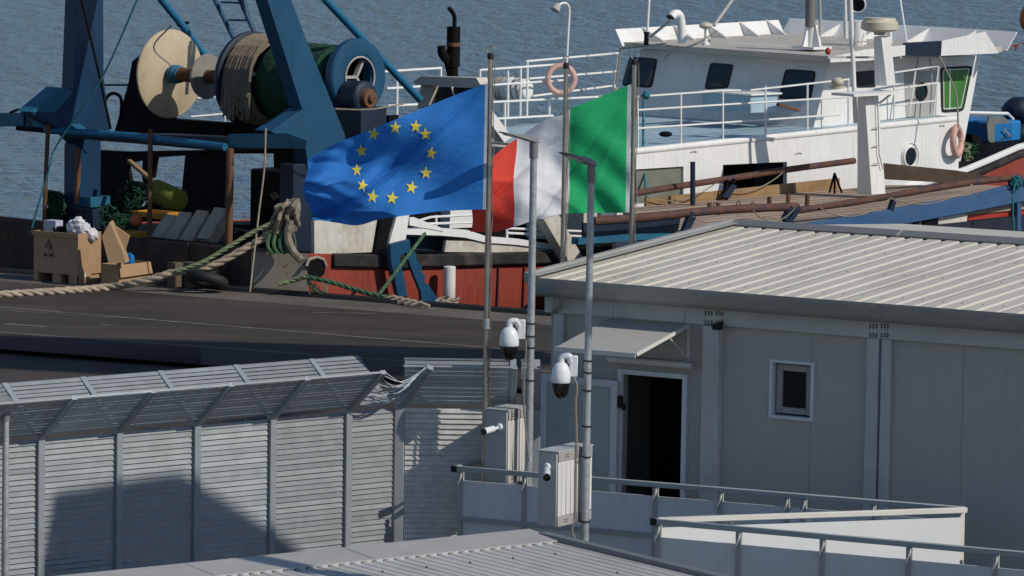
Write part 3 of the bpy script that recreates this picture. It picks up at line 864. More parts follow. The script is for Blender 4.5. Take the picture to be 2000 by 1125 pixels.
c1t = CB.Ts(990, 803, 0)[2]; c1b = c1t - .86
cabinet(CB, .30, .50, c1b, c1t, "grey cabinet in shade behind the ramp, beside the flagpole", False)
mb = MB()
for s in (-.24, -.04): mb.boxf(CB, s - .03, s + .03, .1, .16, -.13, c1b - .002); mb.boxf(CB, s - .03, s + .03, .4, .46, -.13, c1b - .002)
solo(mb, "cabinet_stand", M['fence_post'], "steel legs under the shaded cabinet", "stand")

def ptz(top, plate_l, label, scale=1.0, right=V((1, 0, 0))):
    """dome camera hanging from a bent arm; top: centre of the housing's crown"""
    c = V(top)
    root = thing("dome_camera", label, "camera", c, 0, "white dome cameras on the lamp posts")
    k = scale
    mb = MB(); mb.lathe(c, (0, 0, -1), [(-.02, .045 * k), (0, .075 * k), (.03, .098 * k), (.08, .115 * k), (.14, .122 * k), (.19, .124 * k), (.20, .118 * k)], 28)
    mb.build("housing", M['white'], root)
    mb = MB(); mb.lathe(c, (0, 0, -1), [(.19, .108 * k), (.235, .108 * k), (.29, .100 * k), (.335, .080 * k), (.365, .048 * k), (.378, .0)], 28)
    mb.build("dome", M['dome'], root)
    mb = MB(); q = c + V((0, 0, .02))
    pts = [q, q + V((0, 0, .035)), q + V((.012, 0, .06)), q + right * .05 + V((0, 0, .07)), q + right * .09 + V((0, 0, .06)), plate_l + right * .02 + V((0, 0, .035))]
    mb.tube(smooth_path(pts, 4), .042 * k, 12); mb.build("arm", M['white'], root)
    mb = MB(); mb.box6(plate_l + right * .045, right * .045, V((0, .03, 0)), V((0, 0, .115))); mb.build("junction_box", M['white'], root, bevel=.008)
    return root
d1 = lp1.y - .02
ptz(PD(995, 642, d1), PD(1011, 643, d1), "white dome camera on the rear lamp post, against the dark quay", scale=.93, right=V((1, .02, 0)))
d2 = lp2.y - .02
ptz(PD(1096, 711, d2), PD(1112, 715, d2), "white dome camera on the front lamp post, before the open door leaf", scale=.86, right=V((1, .02, 0)))

def bullet(p0, p1, label):
    p0 = V(p0); p1 = V(p1); d = (p1 - p0).normalized()
    root = thing("bullet_camera", label, "camera", p0, 0, "small bullet cameras on the cabinets")
    mb = MB(); mb.lathe(p1 - d * .17, d, [(0, .03), (.01, .038), (.15, .04), (.165, .043)], 16); mb.build("body", M['white'], root)
    mb = MB(); mb.lathe(p1 - d * .005, d, [(0, .041), (.02, .041), (.022, .03)], 16); mb.build("lens_front", M['dome'], root)
    mb = MB(); mb.tube([p0, p0.lerp(p1, .35) + V((0, 0, -.01)), p1 - d * .13], .017, 8); mb.lathe(p0, CB.n, [(-.02, .035), (0, .04), (.012, .045)], 14); mb.build("mount", M['white'], root)
    return root
bp = CB.T(975, 834, -.01); bullet(bp, PD(945, 843, bp.y - .18), "bullet camera pointing left on the shaded cabinet")
bp = CA.T(1068, 912, -.01); bullet(bp, PD(1068, 932, bp.y - .26), "bullet camera pointing down at the viewer on the front cabinet")

# ================================================================== FLAGPOLES AND FLAGS
def flagpole(px, py_top, depth, label, joint=None):
    top = PD(px, py_top, depth); b = V((top.x, top.y, -.13)); zt_ = top.z
    root = thing("flagpole", label, "flagpole", b, 0, "steel flagpoles")
    mb = MB(); mb.tube([b, V((b.x, b.y, 2.0)), V((b.x, b.y, zt_ - .12))], [.042, .038, .030], 14); mb.build("pole", M['steel'], root)
    mb = MB(); mb.lathe(V((b.x, b.y, zt_ - .14)), (0, 0, 1), [(0, .036), (.05, .04), (.07, .03)], 14); cap = mb.build("cap", M['dark'], root)
    mb = MB(); mb.torus(V((b.x, b.y, zt_ - .03)), (0.3, 1, 0), .045, .006, 20, 6); mb.build("ring", M['steel'], cap)
    if joint:
        zj = PD(px, joint, depth).z
        mb = MB(); mb.tube([V((b.x, b.y, zj - .06)), V((b.x, b.y, zj + .06))], .046, 14); mb.build("sleeve", M['galv'], root)
    mb = MB(); pts = [V((b.x + .046 + .012 * math.sin(i * 2.1), b.y - .03, zt_ - .12 - i * (zt_ - 1.2) / 24)) for i in range(25)]
    mb.tube(pts, .006, 5); mb.build("halyard", M['cable'], root)
    return b, zt_
P1, zp1 = flagpole(958.5, 92, 53.66, "flagpole holding the blue flag, left of the other two", 632)
P2, zp2 = flagpole(1106, 112, 57.2, "bare flagpole between the two flags, crossing the white and green stripes")
P3, zp3 = flagpole(1240, 105, 58.6, "flagpole holding the green white and red flag")

def interp(tab, u):
    for (a, x, y), (b, x2, y2) in zip(tab, tab[1:]):
        if u <= b:
            k = (u - a) / (b - a); return (x + (x2 - x) * k, y + (y2 - y) * k)
    return tab[-1][1:]
def smoothtab(tab, n=60):
    us = [t[0] for t in tab]; pts = smooth_path([V((t[1], t[2], 0)) for t in tab], 8); uu = []
    for i in range(len(us) - 1): uu += [us[i] + (us[i + 1] - us[i]) * j / 8 for j in range(8)]
    uu.append(us[-1]); return [(u, p.x, p.y) for u, p in zip(uu, pts)]
def make_flag(name, label, top, bot, depth_fn, mats, matfn, nu, nv, edge=None, extra=None, cat="flag"):
    top = smoothtab(top); bot = smoothtab(bot)
    def pxy(u, v):
        a = interp(top, u); b = interp(bot, u)
        x = a[0] + (b[0] - a[0]) * v; y = a[1] + (b[1] - a[1]) * v
        if edge: dx, dy = edge(u, v); x += dx; y += dy
        return x, y
    mb = MB(); mb.grid(lambda u, v: PD(*pxy(u, v), depth_fn(u, v)), nu, nv, matfn=matfn)
    if extra: extra(mb, pxy, depth_fn)
    o = solo(mb, name, mats, label, cat, fix=False, angle=180)
    return o
def d_eu(u, v):
    a = min(1, u * 1.5)
    w = .15 * a * math.sin(2 * math.pi * (1.25 * u + 1.15 * v) + .4)
    w += .05 * a * math.sin(2 * math.pi * (3.1 * u - .9 * v + .2)) * (.4 + u)
    w += .05 * max(0, u - .55) * math.sin(2 * math.pi * (1.5 * u + 3.2 * v) + 1.0) * 2
    w += .03 * max(0, u - .6) * math.sin(2 * math.pi * (7 * u + 5 * v)) * 2
    cr = lambda q, wd: math.exp(-abs(q) / wd)
    w += .16 * a * cr(v - .97 * u + .02, .05) - .12 * a * cr(v - .97 * u - .10, .07)
    w += .08 * a * cr(v - .28 - 1.75 * u, .06) * max(0, 1 - 2 * u)
    w -= .09 * a * cr(v - 1.25 + .55 * u, .06) + .05 * max(0, u - .45) * cr(v - .2 - .35 * u, .05) * 2
    w += .16 * max(0, u - .5) * cr(v - .62 + .2 * math.sin(6 * u), .05) * 2
    return 53.58 - .10 * u + w
stars = [(730, 262), (772, 249), (812, 247), (831, 262), (842, 299), (832, 338), (804, 366), (766, 387), (728, 384), (708, 362), (697, 332), (706, 295)]
def eu_stars(mb, pxy, df):
    G = [(i / 110, j / 80, *pxy(i / 110, j / 80)) for i in range(111) for j in range(81)]
    def dep(x, y):
        c = sorted(((x - g[2]) ** 2 + (y - g[3]) ** 2, g) for g in G if abs(x - g[2]) < 9 and abs(y - g[3]) < 9)[:4]
        wsum = sum(1 / (q + .05) for q, _ in c)
        return sum(df(g[0], g[1]) / (q + .05) for q, g in c) / wsum
    mb.mi = 1
    for n, (x, y) in enumerate(stars):
        sx = 12.6 if n not in (9, 10) else 11; sy = 13.8; rot = rnd.uniform(-.15, .25)
        out = []
        for k in range(10):
            r = 1.0 if k % 2 == 0 else .40
            a = -math.pi / 2 + k * math.pi / 5 + rot
            out.append((x + sx * r * math.cos(a), y + sy * r * math.sin(a)))
        f3 = lambda p: PD(p[0], p[1], dep(*p) - .014)
        c = f3((x, y)); o3 = [f3(p) for p in out]; m3 = [f3(((p[0] + x) / 2, (p[1] + y) / 2)) for p in out]
        k0 = len(mb.v); mb.v += [c] + m3 + o3
        for k in range(10):
            k2 = (k + 1) % 10
            mb.f += [[k0, k0 + 1 + k2, k0 + 1 + k], [k0 + 1 + k, k0 + 1 + k2, k0 + 11 + k2, k0 + 11 + k]]; mb.m += [1, 1]
make_flag("european_flag", "blue flag with a ring of twelve yellow stars, flying left from its pole",
    [(0, 953, 162), (.2, 888, 186), (.45, 800, 222), (.7, 712, 258), (.86, 650, 283), (1, 600, 312)],
    [(0, 949, 409), (.2, 876, 412), (.42, 792, 422), (.6, 742, 426), (.74, 698, 438), (.86, 656, 436), (1, 609, 433)],
    d_eu, [M['flag_blue'], M['flag_yellow'], M['hem']], lambda u, v: 2 if u < .014 else 0, 120, 90,
    edge=lambda u, v: (-9 * u ** 4 * math.sin(math.pi * v) + 4 * u ** 6 * math.sin(9 * v), 4 * u * v * math.sin(9 * u + 2)), extra=eu_stars)
def d_it(u, v):
    a = min(1, u * 1.6)
    w = .15 * a * math.sin(2 * math.pi * (1.2 * u + .75 * v) + 2.6)
    w += .03 * a * math.sin(2 * math.pi * (3.4 * u - .35 * v))
    w += .045 * (1 - u) * math.sin(2 * math.pi * (2.6 * v + 4.5 * u) + .5) * v
    w += .05 * max(0, u - .3) * math.sin(2 * math.pi * (2.3 * u + 1.1 * v))
    cr = lambda q, wd: math.exp(-abs(q) / wd)
    w += .10 * a * cr(v - 1.9 * u, .07) - .09 * a * cr(v - .12 - 3.2 * u, .08) + .09 * a * cr(v - .75 * u + .05, .06) - .06 * a * cr(v - 1.3 + 1.2 * u, .09)
    return 58.5 - .25 * u + w
make_flag("italian_flag", "green, white and red striped flag partly behind the blue flag",
    [(0, 1233, 164), (.17, 1170, 190), (.33, 1118, 210), (.38, 1100, 224), (.45, 1080, 228), (.5, 1062, 235), (.67, 1008, 270), (.8, 968, 300), (1, 930, 340)],
    [(0, 1229, 415), (.17, 1168, 413), (.34, 1106, 419), (.5, 1054, 429), (.67, 1002, 441), (.8, 962, 452), (1, 918, 456)],
    d_it, [M['flag_green'], M['flag_white'], M['flag_red'], M['hem']], lambda u, v: 3 if u < .02 else 0 if u < .345 - .02 * v else 1 if u < .67 else 2, 100, 70,
    edge=lambda u, v: (3 * math.sin(8 * v + 1) * u, 3 * v * math.sin(11 * u)))
for (pp, x, ys, dd) in ((P1, 953, (170, 240, 320, 404), 55.95), (P3, 1232, (170, 250, 330, 410), 58.55)):
    pass

# ================================================================== added unseen panels, shaped to cast shade on the fence and ground
off_mat = M['cabinet_band']
def shade_panel(points, L, th, name, label, cat):
    """an added, unseen panel out to the right, its outline cast onto the given points"""
    mb = MB()
    q = [p + SUN_DIR * (L / math.hypot(SUN_DIR.x, SUN_DIR.y)) for p in points]
    h = V((SUN_DIR.x, SUN_DIR.y, 0)).normalized()
    q = [p - h * ((p - q[0]).dot(h)) + V((0, 0, -(p - q[0]).dot(h) * math.tan(SUN_EL))) for p in q]
    root = thing(name, label, cat, V((q[0].x, q[0].y, Z0)), 0)
    mb.prism(q, h * th); mb.build("board", off_mat, root)
    e = V((-h.y, h.x, 0))
    if e.y > 0: e = -e                                  # the supports stand on the side nearer the camera
    lo = min(q, key=lambda p: p.dot(e) * -1); hi = max(q, key=lambda p: p.dot(e) * -1); zl = min(p.z for p in q) + .15
    pp = V((lo.x, lo.y, 0)) + e * 4.5
    m2 = MB(); m2.tube([V((pp.x, pp.y, Z0)), V((pp.x, pp.y, zl + .2))], .15, 8); m2.build("post", M['galv'], root)
    m2 = MB(); m2.bar(V((pp.x, pp.y, zl)) + h * (th + .15), V((hi.x, hi.y, zl)) + h * (th + .15), .25, .25); m2.build("beam", M['galv'], root)
fpts = [FL.T(x, y, -.03) for x, y in ((76, 1135), (106, 962), (228, 940), (352, 921), (455, 985), (560, 1052), (600, 1085), (600, 1135))]
shade_panel(fpts, 14.5, .2, "fence_shade_blocker", "unseen panel added out of view at the right to shade the fence", "fence_shade_blocker")  # added blocker, outline projected back from the shade on the fence
gpts = [PZ(-350, 643, 0), PZ(0, 655, 0), PZ(1045, 684, 0), PZ(1056, 692, 0), PZ(1050, 704, 0), PZ(620, 745, 0), PZ(-350, 690, 0)]
shade_panel(gpts, 42.0, .3, "ground_shade_blocker", "unseen panel added far out of view at the right to shade the ground", "shade_blocker")  # added blocker, outline projected back from the shaded band on the asphalt

# ================================================================== THE TRAWLER (stern to the quay, bow away to the right)
SF = Frame((-4.36, 98, 0), 43)
S = SF.S; T = SF.T; W = SF.w
M['hull_red'] = mat("red_hull_paint", (0.26, 0.044, 0.028), rough=.6, var=.18, vscale=.9, dirt=(.24, .075, .05), damt=.6, dscale=1.6, streak=.5, rust=.12, rscale=2.5, bump=.2)
M['hull_red_fresh'] = mat("bright_red_paint", (0.34, 0.03, 0.018), rough=.5, var=.1, vscale=1.5, dirt=(.25, .05, .035), damt=.4, bump=.1)
M['ship_white'] = mat("ship_white_paint", (0.72, 0.715, 0.70), rough=.5, var=.05, vscale=.8, dirt=(.50, .46, .40), damt=.35, dscale=.9, streak=.22, rust=.055, rscale=4, bump=.06)
M['ship_white_dirty'] = mat("stained_white_paint", (0.55, 0.52, 0.46), rough=.6, var=.12, vscale=1.5, dirt=(.25, .19, .13), damt=.7, dscale=1.7, streak=.35, rust=.18, rscale=5, bump=.15)
M['deck_blue'] = mat("pale_blue_deck", (0.33, 0.45, 0.52), rough=.6, var=.08, dirt=(.22, .30, .33), damt=.5, bump=.08)
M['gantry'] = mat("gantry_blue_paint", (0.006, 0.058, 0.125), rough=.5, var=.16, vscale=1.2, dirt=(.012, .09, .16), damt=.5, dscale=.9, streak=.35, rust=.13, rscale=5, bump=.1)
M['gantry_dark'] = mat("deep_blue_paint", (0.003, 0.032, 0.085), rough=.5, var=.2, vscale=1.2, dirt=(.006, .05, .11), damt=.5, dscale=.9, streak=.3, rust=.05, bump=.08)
M['navy'] = mat("navy_paint", (0.005, 0.014, 0.034), rough=.55, var=.25, vscale=1.4, dirt=(.01, .03, .06), damt=.5, rust=.08, rscale=4, bump=.1)
M['teal'] = mat("teal_paint", (0.012, 0.11, 0.18), rough=.55, var=.2, vscale=2.5, dirt=(.015, .07, .17), damt=.7, dscale=2, rust=.1, rscale=5, bump=.1)
M['strut'] = mat("bright_blue_strut", (0.008, 0.115, 0.23), rough=.5, var=.15, vscale=3, rust=.06, bump=.05)
M['black_steel'] = mat("black_steel_and_shade", (0.004, 0.004, 0.005), rough=.75, spec=.12, var=.4, dirt=(.014, .010, .008), damt=.6, bump=.2)  # black steel; its black also carries the shade under the gantry
M['rust'] = mat("rusty_pipe", (0.13, 0.058, 0.028), rough=.85, var=.35, vscale=4, dirt=(.05, .025, .015), damt=.7, dscale=5, bump=.4)
M['rust_blue'] = mat("rusty_blue_pipe", (0.095, 0.042, 0.026), rough=.8, var=.3, vscale=3, dirt=(.012, .03, .07), damt=1.0, dscale=1.6, bump=.4)
M['plate_tan'] = mat("bare_stern_plate", (0.30, 0.26, 0.21), rough=.7, var=.15, vscale=1.5, dirt=(.15, .10, .06), damt=.7, dscale=1.5, rust=.22, rscale=2.5, streak=.4, bump=.2)
M['plate_dark'] = mat("stained_quarter_plate", (.05, .04, .03), rough=.8, var=.4, dirt=(.12, .11, .06), damt=.7, dscale=1.2, rust=.3, bump=.3)
M['rail_white'] = mat("white_rail_paint", (0.72, 0.72, 0.70), rough=.5, var=.06, vscale=6, rust=.05, rscale=9, bump=.05)
M['disc'] = mat("bare_wood_disc", (0.44, 0.36, 0.25), rough=.7, var=.14, vscale=1.2, dirt=(.26, .19, .12), damt=.6, dscale=1.4, bump=.1)
M['disc_grey'] = mat("grey_disc", (0.23, 0.22, 0.20), rough=.7, var=.15, bump=.1)
M['net_tan'] = mat("tan_netting", (0.28, 0.23, 0.17), rough=.95, var=.4, vscale=3.0, stretch=(.6, 6, 6), dirt=(.08, .065, .05), damt=.8, dscale=3, bump=.9, bscale=18, bdist=.05)
M['net_green'] = mat("green_netting", (0.008, 0.055, 0.028), rough=.95, var=.5, vscale=9, dirt=(.02, .02, .015), damt=.6, dscale=4, bump=.9, bscale=30, bdist=.04)
M['glass_teal'] = mat("teal_window_glass", (0.006, 0.022, 0.026), rough=.1, var=.3, vscale=1, bump=.02, spec=.6)
M['glass_green'] = mat("green_window_blind", (0.05, 0.17, 0.035), rough=.35, var=.25, vscale=2, stretch=(6, 6, .4), bump=.1)
M['tarp_grey'] = mat("grey_green_cover", (0.16, 0.17, 0.14), rough=.7, var=.15, vscale=2, bump=.15)
M['grey_paint'] = mat("grey_ship_paint", (0.36, 0.35, 0.33), rough=.6, var=.12, rust=.05, bump=.08)
M['cream'] = mat("cream_radome", (0.50, 0.46, 0.36), rough=.5, var=.1, dirt=(.28, .2, .12), damt=.6, bump=.05)
M['buoy'] = mat("faded_orange_ring", (0.57, 0.34, 0.28), rough=.6, var=.12, dirt=(.60, .38, .28), damt=.6, bump=.1)
M['orange'] = mat("orange_plastic", (0.50, 0.12, 0.03), rough=.6, var=.15, bump=.1)

ship = thing("fishing_trawler", "large red and white trawler moored stern to the quay, with blue gantry and net drum", "ship", W(-5, 0, -2.3), -SF.phi)
def plateS(name, px, s, th, m, parent=None, bevel=0.0, smooth=True):
    mb = MB(); mb.prism([S(x, y, s) for x, y in px], SF.a * -th); return mb.build(name, m, parent or ship, bevel=bevel, smooth=smooth)
def plateT(name, px, t, th, m, parent=None, bevel=0.0, smooth=True):
    mb = MB(); mb.prism([T(x, y, t) for x, y in px], SF.n * th); return mb.build(name, m, parent or ship, bevel=bevel, smooth=smooth)
sheer_tab = [(-2, .86), (0, .84), (3.3, .60), (7.8, .42), (12, .60), (16, .92), (20, 1.22), (22.6, 1.56), (25.3, 2.06), (28, 2.15), (32, 2.2)]
def sheer(t):
    for (a, z), (b, z2) in zip(sheer_tab, sheer_tab[1:]):
        if t <= b:
            k = (t - a) / (b - a); return z + (z2 - z) * k
    return sheer_tab[-1][1]
plan_star = [(-1.05, -.64), (0, 0), (0, 2), (0, 4), (0, 6), (0, 8), (0, 10), (0, 12), (0, 14), (0, 16), (0, 18), (0, 20), (-.02, 21.5), (-.06, 23), (-.16, 24.5), (-.45, 26), (-1.6, 28.5), (-4.6, 31.5)]
def s_star(t):
    for (s, a), (s2, b) in zip(plan_star, plan_star[1:]):
        if t <= b: return s + (s2 - s) * (t - a) / (b - a)
    return plan_star[-1][0]
mb = MB(); rows = []
for (s, t) in plan_star:
    z = sheer(t); sp = -10.2 - s if s > -1.2 and t > 0 else -10.2 - s
    q = [(s, z), (s - .05, (z - 2.8) / 2 + .2), (s - .35 if t > 3 else s - .2, -1.6), ((s - 1.6), -3.0), (sp + 1.6, -3.0), (sp + .35, -1.6), (sp, z)]
    q[4] = (min(q[4][0], q[3][0] - .1), -3.0)
    rows.append([W(a, t, b) for a, b in q])
n = 7; vs = [p for r in rows for p in r]; fs = []
for i in range(len(rows) - 1):
    for k in range(n - 1): fs.append([i * n + k, i * n + k + 1, (i + 1) * n + k + 1, (i + 1) * n + k])
fs.append(list(range(n))); fs.append(list(range((len(rows) - 1) * n, len(rows) * n)))
mb.add(vs, fs); hull = mb.build("hull", M['hull_red'], ship, angle=30)
mb = MB()
for t in (5.9, 6.75, 7.55):
    mb.prism([W(.012, t, sheer(t) - .3), W(.012, t + .045, sheer(t) - .3), W(-.03, t + .045, -1.5), W(-.03, t, -1.5)], SF.a * .02)
mb.build("hull_seam", mat("dark_red_seam", (.06, .012, .01), rough=.8), hull)
mb = MB(); vs = []; fs = []
for (s, t) in plan_star:
    vs += [W(s - .02, t, sheer(t) - .03), W(-10.2 - s + .02, t, sheer(t) - .03)]
for i in range(len(plan_star) - 1): fs.append([2 * i, 2 * i + 1, 2 * i + 3, 2 * i + 2])
mb.add(vs, fs); mb.build("main_deck", M['black_steel'], ship)
# stern corner plate (bare metal) and transom
mb = MB(); mb.prism([W(-1.07, -.665, .84), W(.0, -.02, .84), W(.0, -.02, -1.5), W(-1.07, -.665, -1.5)], (SF.a * .6 - SF.n * .9) * .02)
mb.build("stern_plate", M['plate_tan'], hull, smooth=False)
mb = MB(); mb.boxf(SF, -9.2, -1.08, -.69, -.645, -1.6, .87)
mb.build("transom", mat("dark_rusty_transom", (.05, .03, .022), rough=.8, var=.4, rust=.3, bump=.3), hull)
mb = MB(); pts = [S(x, y, .03) for x, y in ((598, 517), (603, 507), (618, 503), (632, 507), (636, 520), (634, 535), (622, 545), (606, 540))]
mb.prism(pts, SF.a * -.2); mb.build("hawse_hole", M['black_steel'], hull)
mb = MB(); mb.tube([S(x, y, .05) for x, y in ((598, 520), (603, 507), (618, 502), (632, 507), (637, 520))], .035, 8); mb.build("hawse_rim", M['plate_tan'], hull)
mb = MB(); mb.prism([W(-9.12, -.67, .9), W(-10.3, -.02, .9), W(-10.3, -.02, -1.5), W(-9.12, -.67, -1.5)], (SF.a * -.5 - SF.n * .9) * .03)
mb.build("port_quarter_plate", M['plate_dark'], hull, smooth=False)
# fender strip
def strip(t0, t1, dz0, dz1, out, m, name, step=.8):
    mb = MB(); k = max(2, int((t1 - t0) / step)); vs = []; fs = []
    for i in range(k + 1):
        t = t0 + (t1 - t0) * i / k; s = s_star(t); z = sheer(t)
        vs += [W(s - .02, t, z + dz0), W(s + out, t, z + dz0 + .03), W(s + out, t, z + dz1 - .03), W(s - .02, t, z + dz1)]
    for i in range(k):
        for j in range(4): fs.append([4 * i + j, 4 * i + (j + 1) % 4, 4 * i + 4 + (j + 1) % 4, 4 * i + 4 + j])
    fs += [[3, 2, 1, 0], [4 * k, 4 * k + 1, 4 * k + 2, 4 * k + 3]]
    mb.add(vs, fs); return mb.build(name, m, hull, bevel=.02)
M['fender'] = mat("scuffed_black_fender", (.016, .015, .015), rough=.85, var=.4, vscale=3, dirt=(.12, .10, .08), damt=.7, dscale=1.2, bump=.4)
strip(.7, 3.0, -.30, .02, .10, M['fender'], "fender_strip"); strip(3.0, 20.5, -.27, .03, .12, M['fender'], "fender_strip")
strip(20.5, 30.5, -.30, -.12, .12, M['fender'], "fender_strip"); strip(20.5, 30.5, -.115, .06, .10, M['rail_white'], "bow_rail")
# white bulwark at the stern quarter
plateS("bulwark", [(614, 432), (755, 418), (762, 455), (738, 492), (614, 497)], -.02, .1, M['ship_white_dirty'], hull)
plateS("bulwark_post", [(745, 418), (772, 414), (752, 490), (733, 492)], .08, .12, M['black_steel'], hull)
plateS("bulwark_post", [(776, 418), (800, 415), (792, 470), (768, 484), (760, 476)], .05, .35, M['ship_white'], hull)
plateS("bulwark_brace", [(800, 426), (808, 424), (870, 448), (866, 452), (800, 440)], .02, .06, M['ship_white'], hull)
plateS("gunwale", [(792, 447), (870, 446), (912, 449), (952, 462), (1010, 466), (1086, 478), (1084, 488), (1008, 478), (950, 474), (908, 464), (860, 460), (792, 458)], .0, .35, M['ship_white'], hull)
plateS("bulwark", [(872, 470), (960, 472), (1070, 486), (1070, 494), (868, 492)], -.05, .08, M['ship_white_dirty'], hull)
plateS("rope_locker", [(806, 462), (870, 462), (864, 490), (802, 488)], -.4, .5, M['navy'])
# rails over the low side
def rail(name, segs, s, r, m=None, parent=None, n=6):
    mb = MB()
    for a, b in segs: mb.tube([S(*a, s), S(*b, s)], r, n)
    return mb.build(name, m or M['rail_white'], parent or ship)
rail("side_rail", [((800, 436), (842, 424)), ((842, 424), (1060, 412)), ((836, 437), (1075, 430)), ((852, 420), (852, 450)), ((990, 446), (1140, 452)), ((989, 455), (1140, 462)), ((990, 436), (990, 474))], -.1, .028)
plateS("side_cabin", [(880, 412), (928, 408), (925, 444), (878, 446)], -2.0, 1.2, M['ship_white'])
mb = MB(); mb.boxf(SF, -7.5, -2.3, 5.4, 9.6, .4, 1.95); mb.build("fish_hold", M['black_steel'], ship, bevel=.05)
plateS("slanted_beam", [(1062, 428), (1092, 420), (1137, 500), (1134, 520), (1118, 522)], .42, .3, M['ship_white_dirty'])

# ---- superstructure below the upper deck
UD0, UD1 = 9.9, 22.7
tS = lambda px, py: SF.loc(S(px, py, 0))
zdeck = lambda t: 2.62 + (t - 10.0) * .0265
def sidepanel(px):
    mb = MB(); mb.prism([S(x, y, 0) for x, y in px], SF.a * -.12); return mb
mb = MB()
lowY = 440
for q in ([(1205, 296), (1240, 290), (1240, lowY), (1205, lowY)], [(1240, 290), (1335, 281), (1335, 325), (1240, 331)], [(1335, 281), (1412, 274), (1412, lowY), (1335, lowY)],
          [(1412, 274), (1537, 262), (1537, 316), (1412, 322)], [(1537, 262), (1852, 231), (1872, 233), (1872, 420), (1537, lowY)], [(1240, 398), (1335, 396), (1335, lowY), (1240, lowY)], [(1412, 384), (1537, 372), (1537, lowY), (1412, lowY)]):
    mb.prism([S(x, y, 0) for x, y in q], SF.a * -.12)
house = mb.build("deckhouse_side", M['ship_white'], ship, smooth=False)
tA = tS(1205, 296)[1]; tB = tS(1872, 233)[1]
mb = MB(); mb.prism([W(-.12, tB - .12, zdeck(tB)), W(-6.6, tB - .12, zdeck(tB)), W(-6.6, tB - .12, .5), W(-.12, tB - .12, .5)], SF.n * .12)
mb.prism([W(-.12, tA, zdeck(tA)), W(-6.6, tA, zdeck(tA)), W(-6.6, tA, .4), W(-.12, tA, .4)], SF.n * .12)
mb.build("deckhouse_end", M['ship_white'], ship, smooth=False)
mb = MB(); mb.prism([W(-.13, tA, zdeck(tA) - .02), W(-.13, tB - .1, zdeck(tB) - .02), W(-6.7, tB - .1, zdeck(tB) - .02), W(-6.7, tA, zdeck(tA) - .02)], (0, 0, -.08))
mb.build("upper_deck", M['deck_blue'], ship, smooth=False)
mb = MB(); mb.tube([W(-.05, tA + (tB - tA) * i / 12, zdeck(tA + (tB - tA) * i / 12) - .055) for i in range(13)], .085, 12); mb.build("deck_edge", M['ship_white'], ship)
plateS("hatch_cover", [(1242, 333), (1324, 325), (1333, 332), (1325, 394), (1242, 397)], -.06, .05, M['tarp_grey'], house)
mb = MB(); mb.boxf(SF, -2.4, -2.3, 12.5, 17.5, .6, 2.5); mb.build("inner_bulkhead", M['interior'], house)
mb = MB(); c = S(1778, 306, .02); mb.torus(c, SF.a, .25, .035, 28, 8); mb.torus(c - SF.a * .0, SF.a, .34, .012, 28, 6); ph = mb.build("porthole", M['ship_white'], house)
mb = MB(); mb.lathe(c, SF.a, [(-.01, .23), (.0, .23)], 24); mb.build("pane", M['glass_dark'], ph)
for (x, y) in ((1355, 297), (1560, 300), (1840, 246)):
    mb = MB(); c = S(x, y, .01); mb.tube([c - SF.n * .1, c + V((0, 0, .02)), c + SF.n * .1], .018, 6); mb.build("fairlead", M['grey_paint'], house)
# starboard rail of the upper deck
rail("deck_rail", [((1245, 189), (1413, 177)), ((1413, 177), (1469, 176)), ((1469, 176), (1658, 155)), ((1247, 215), (1661, 189)), ((1246, 251), (1640, 224)),
     ((1245, 187), (1246, 290)), ((1330, 183), (1330, 281)), ((1412, 177), (1412, 273)), ((1495, 168), (1495, 268)), ((1577, 164), (1577, 262)), ((1657, 155), (1657, 253))], -.1, .024)
rail("deck_rail", [((1747, 142), (1832, 129)), ((1746, 175), (1830, 162)), ((1748, 206), (1826, 197)), ((1746, 166), (1746, 243)), ((1833, 129), (1823, 228)), ((1788, 139), (1776, 224))], -.25, .022)
# deck locker against the aft wall
t0 = SF.loc(S(1440, 225, -1.6))[1]
def pxbox(name, corners, s, depth_s, m, parent=None, bevel=.01):
    mb = MB(); mb.prism([S(x, y, s) for x, y in corners], SF.a * -depth_s); return mb.build(name, m, parent or ship, bevel=bevel)
z_d = zdeck(15.3)
lk = SF.loc(S(1466, 222, -1.5)); l2 = SF.loc(S(1519, 216, -1.5)); ltp = SF.loc(S(1469, 187, -1.5))[2]
mb = MB(); mb.boxf(SF, -3.05, -1.5, lk[1], l2[1], lk[2], ltp); lkr = mb.build("deck_locker", M['deck_blue'], ship, bevel=.02)
mb = MB(); mb.boxf(SF, -3.12, -1.43, lk[1] - .08, l2[1] + .08, ltp, ltp + .05); mb.build("lid", M['ship_white'], lkr, bevel=.01)
mb = MB(); mb.ball(S(1300, 262, -.6), .16, .1, .07, 10, 6); mb.build("deck_cleat", M['black_steel'], ship)
mb = MB(); mb.bar(S(1519, 204, -1.2), S(1560, 216, -1.2), .1, .06); mb.build("deck_plank", M['rust'], ship)

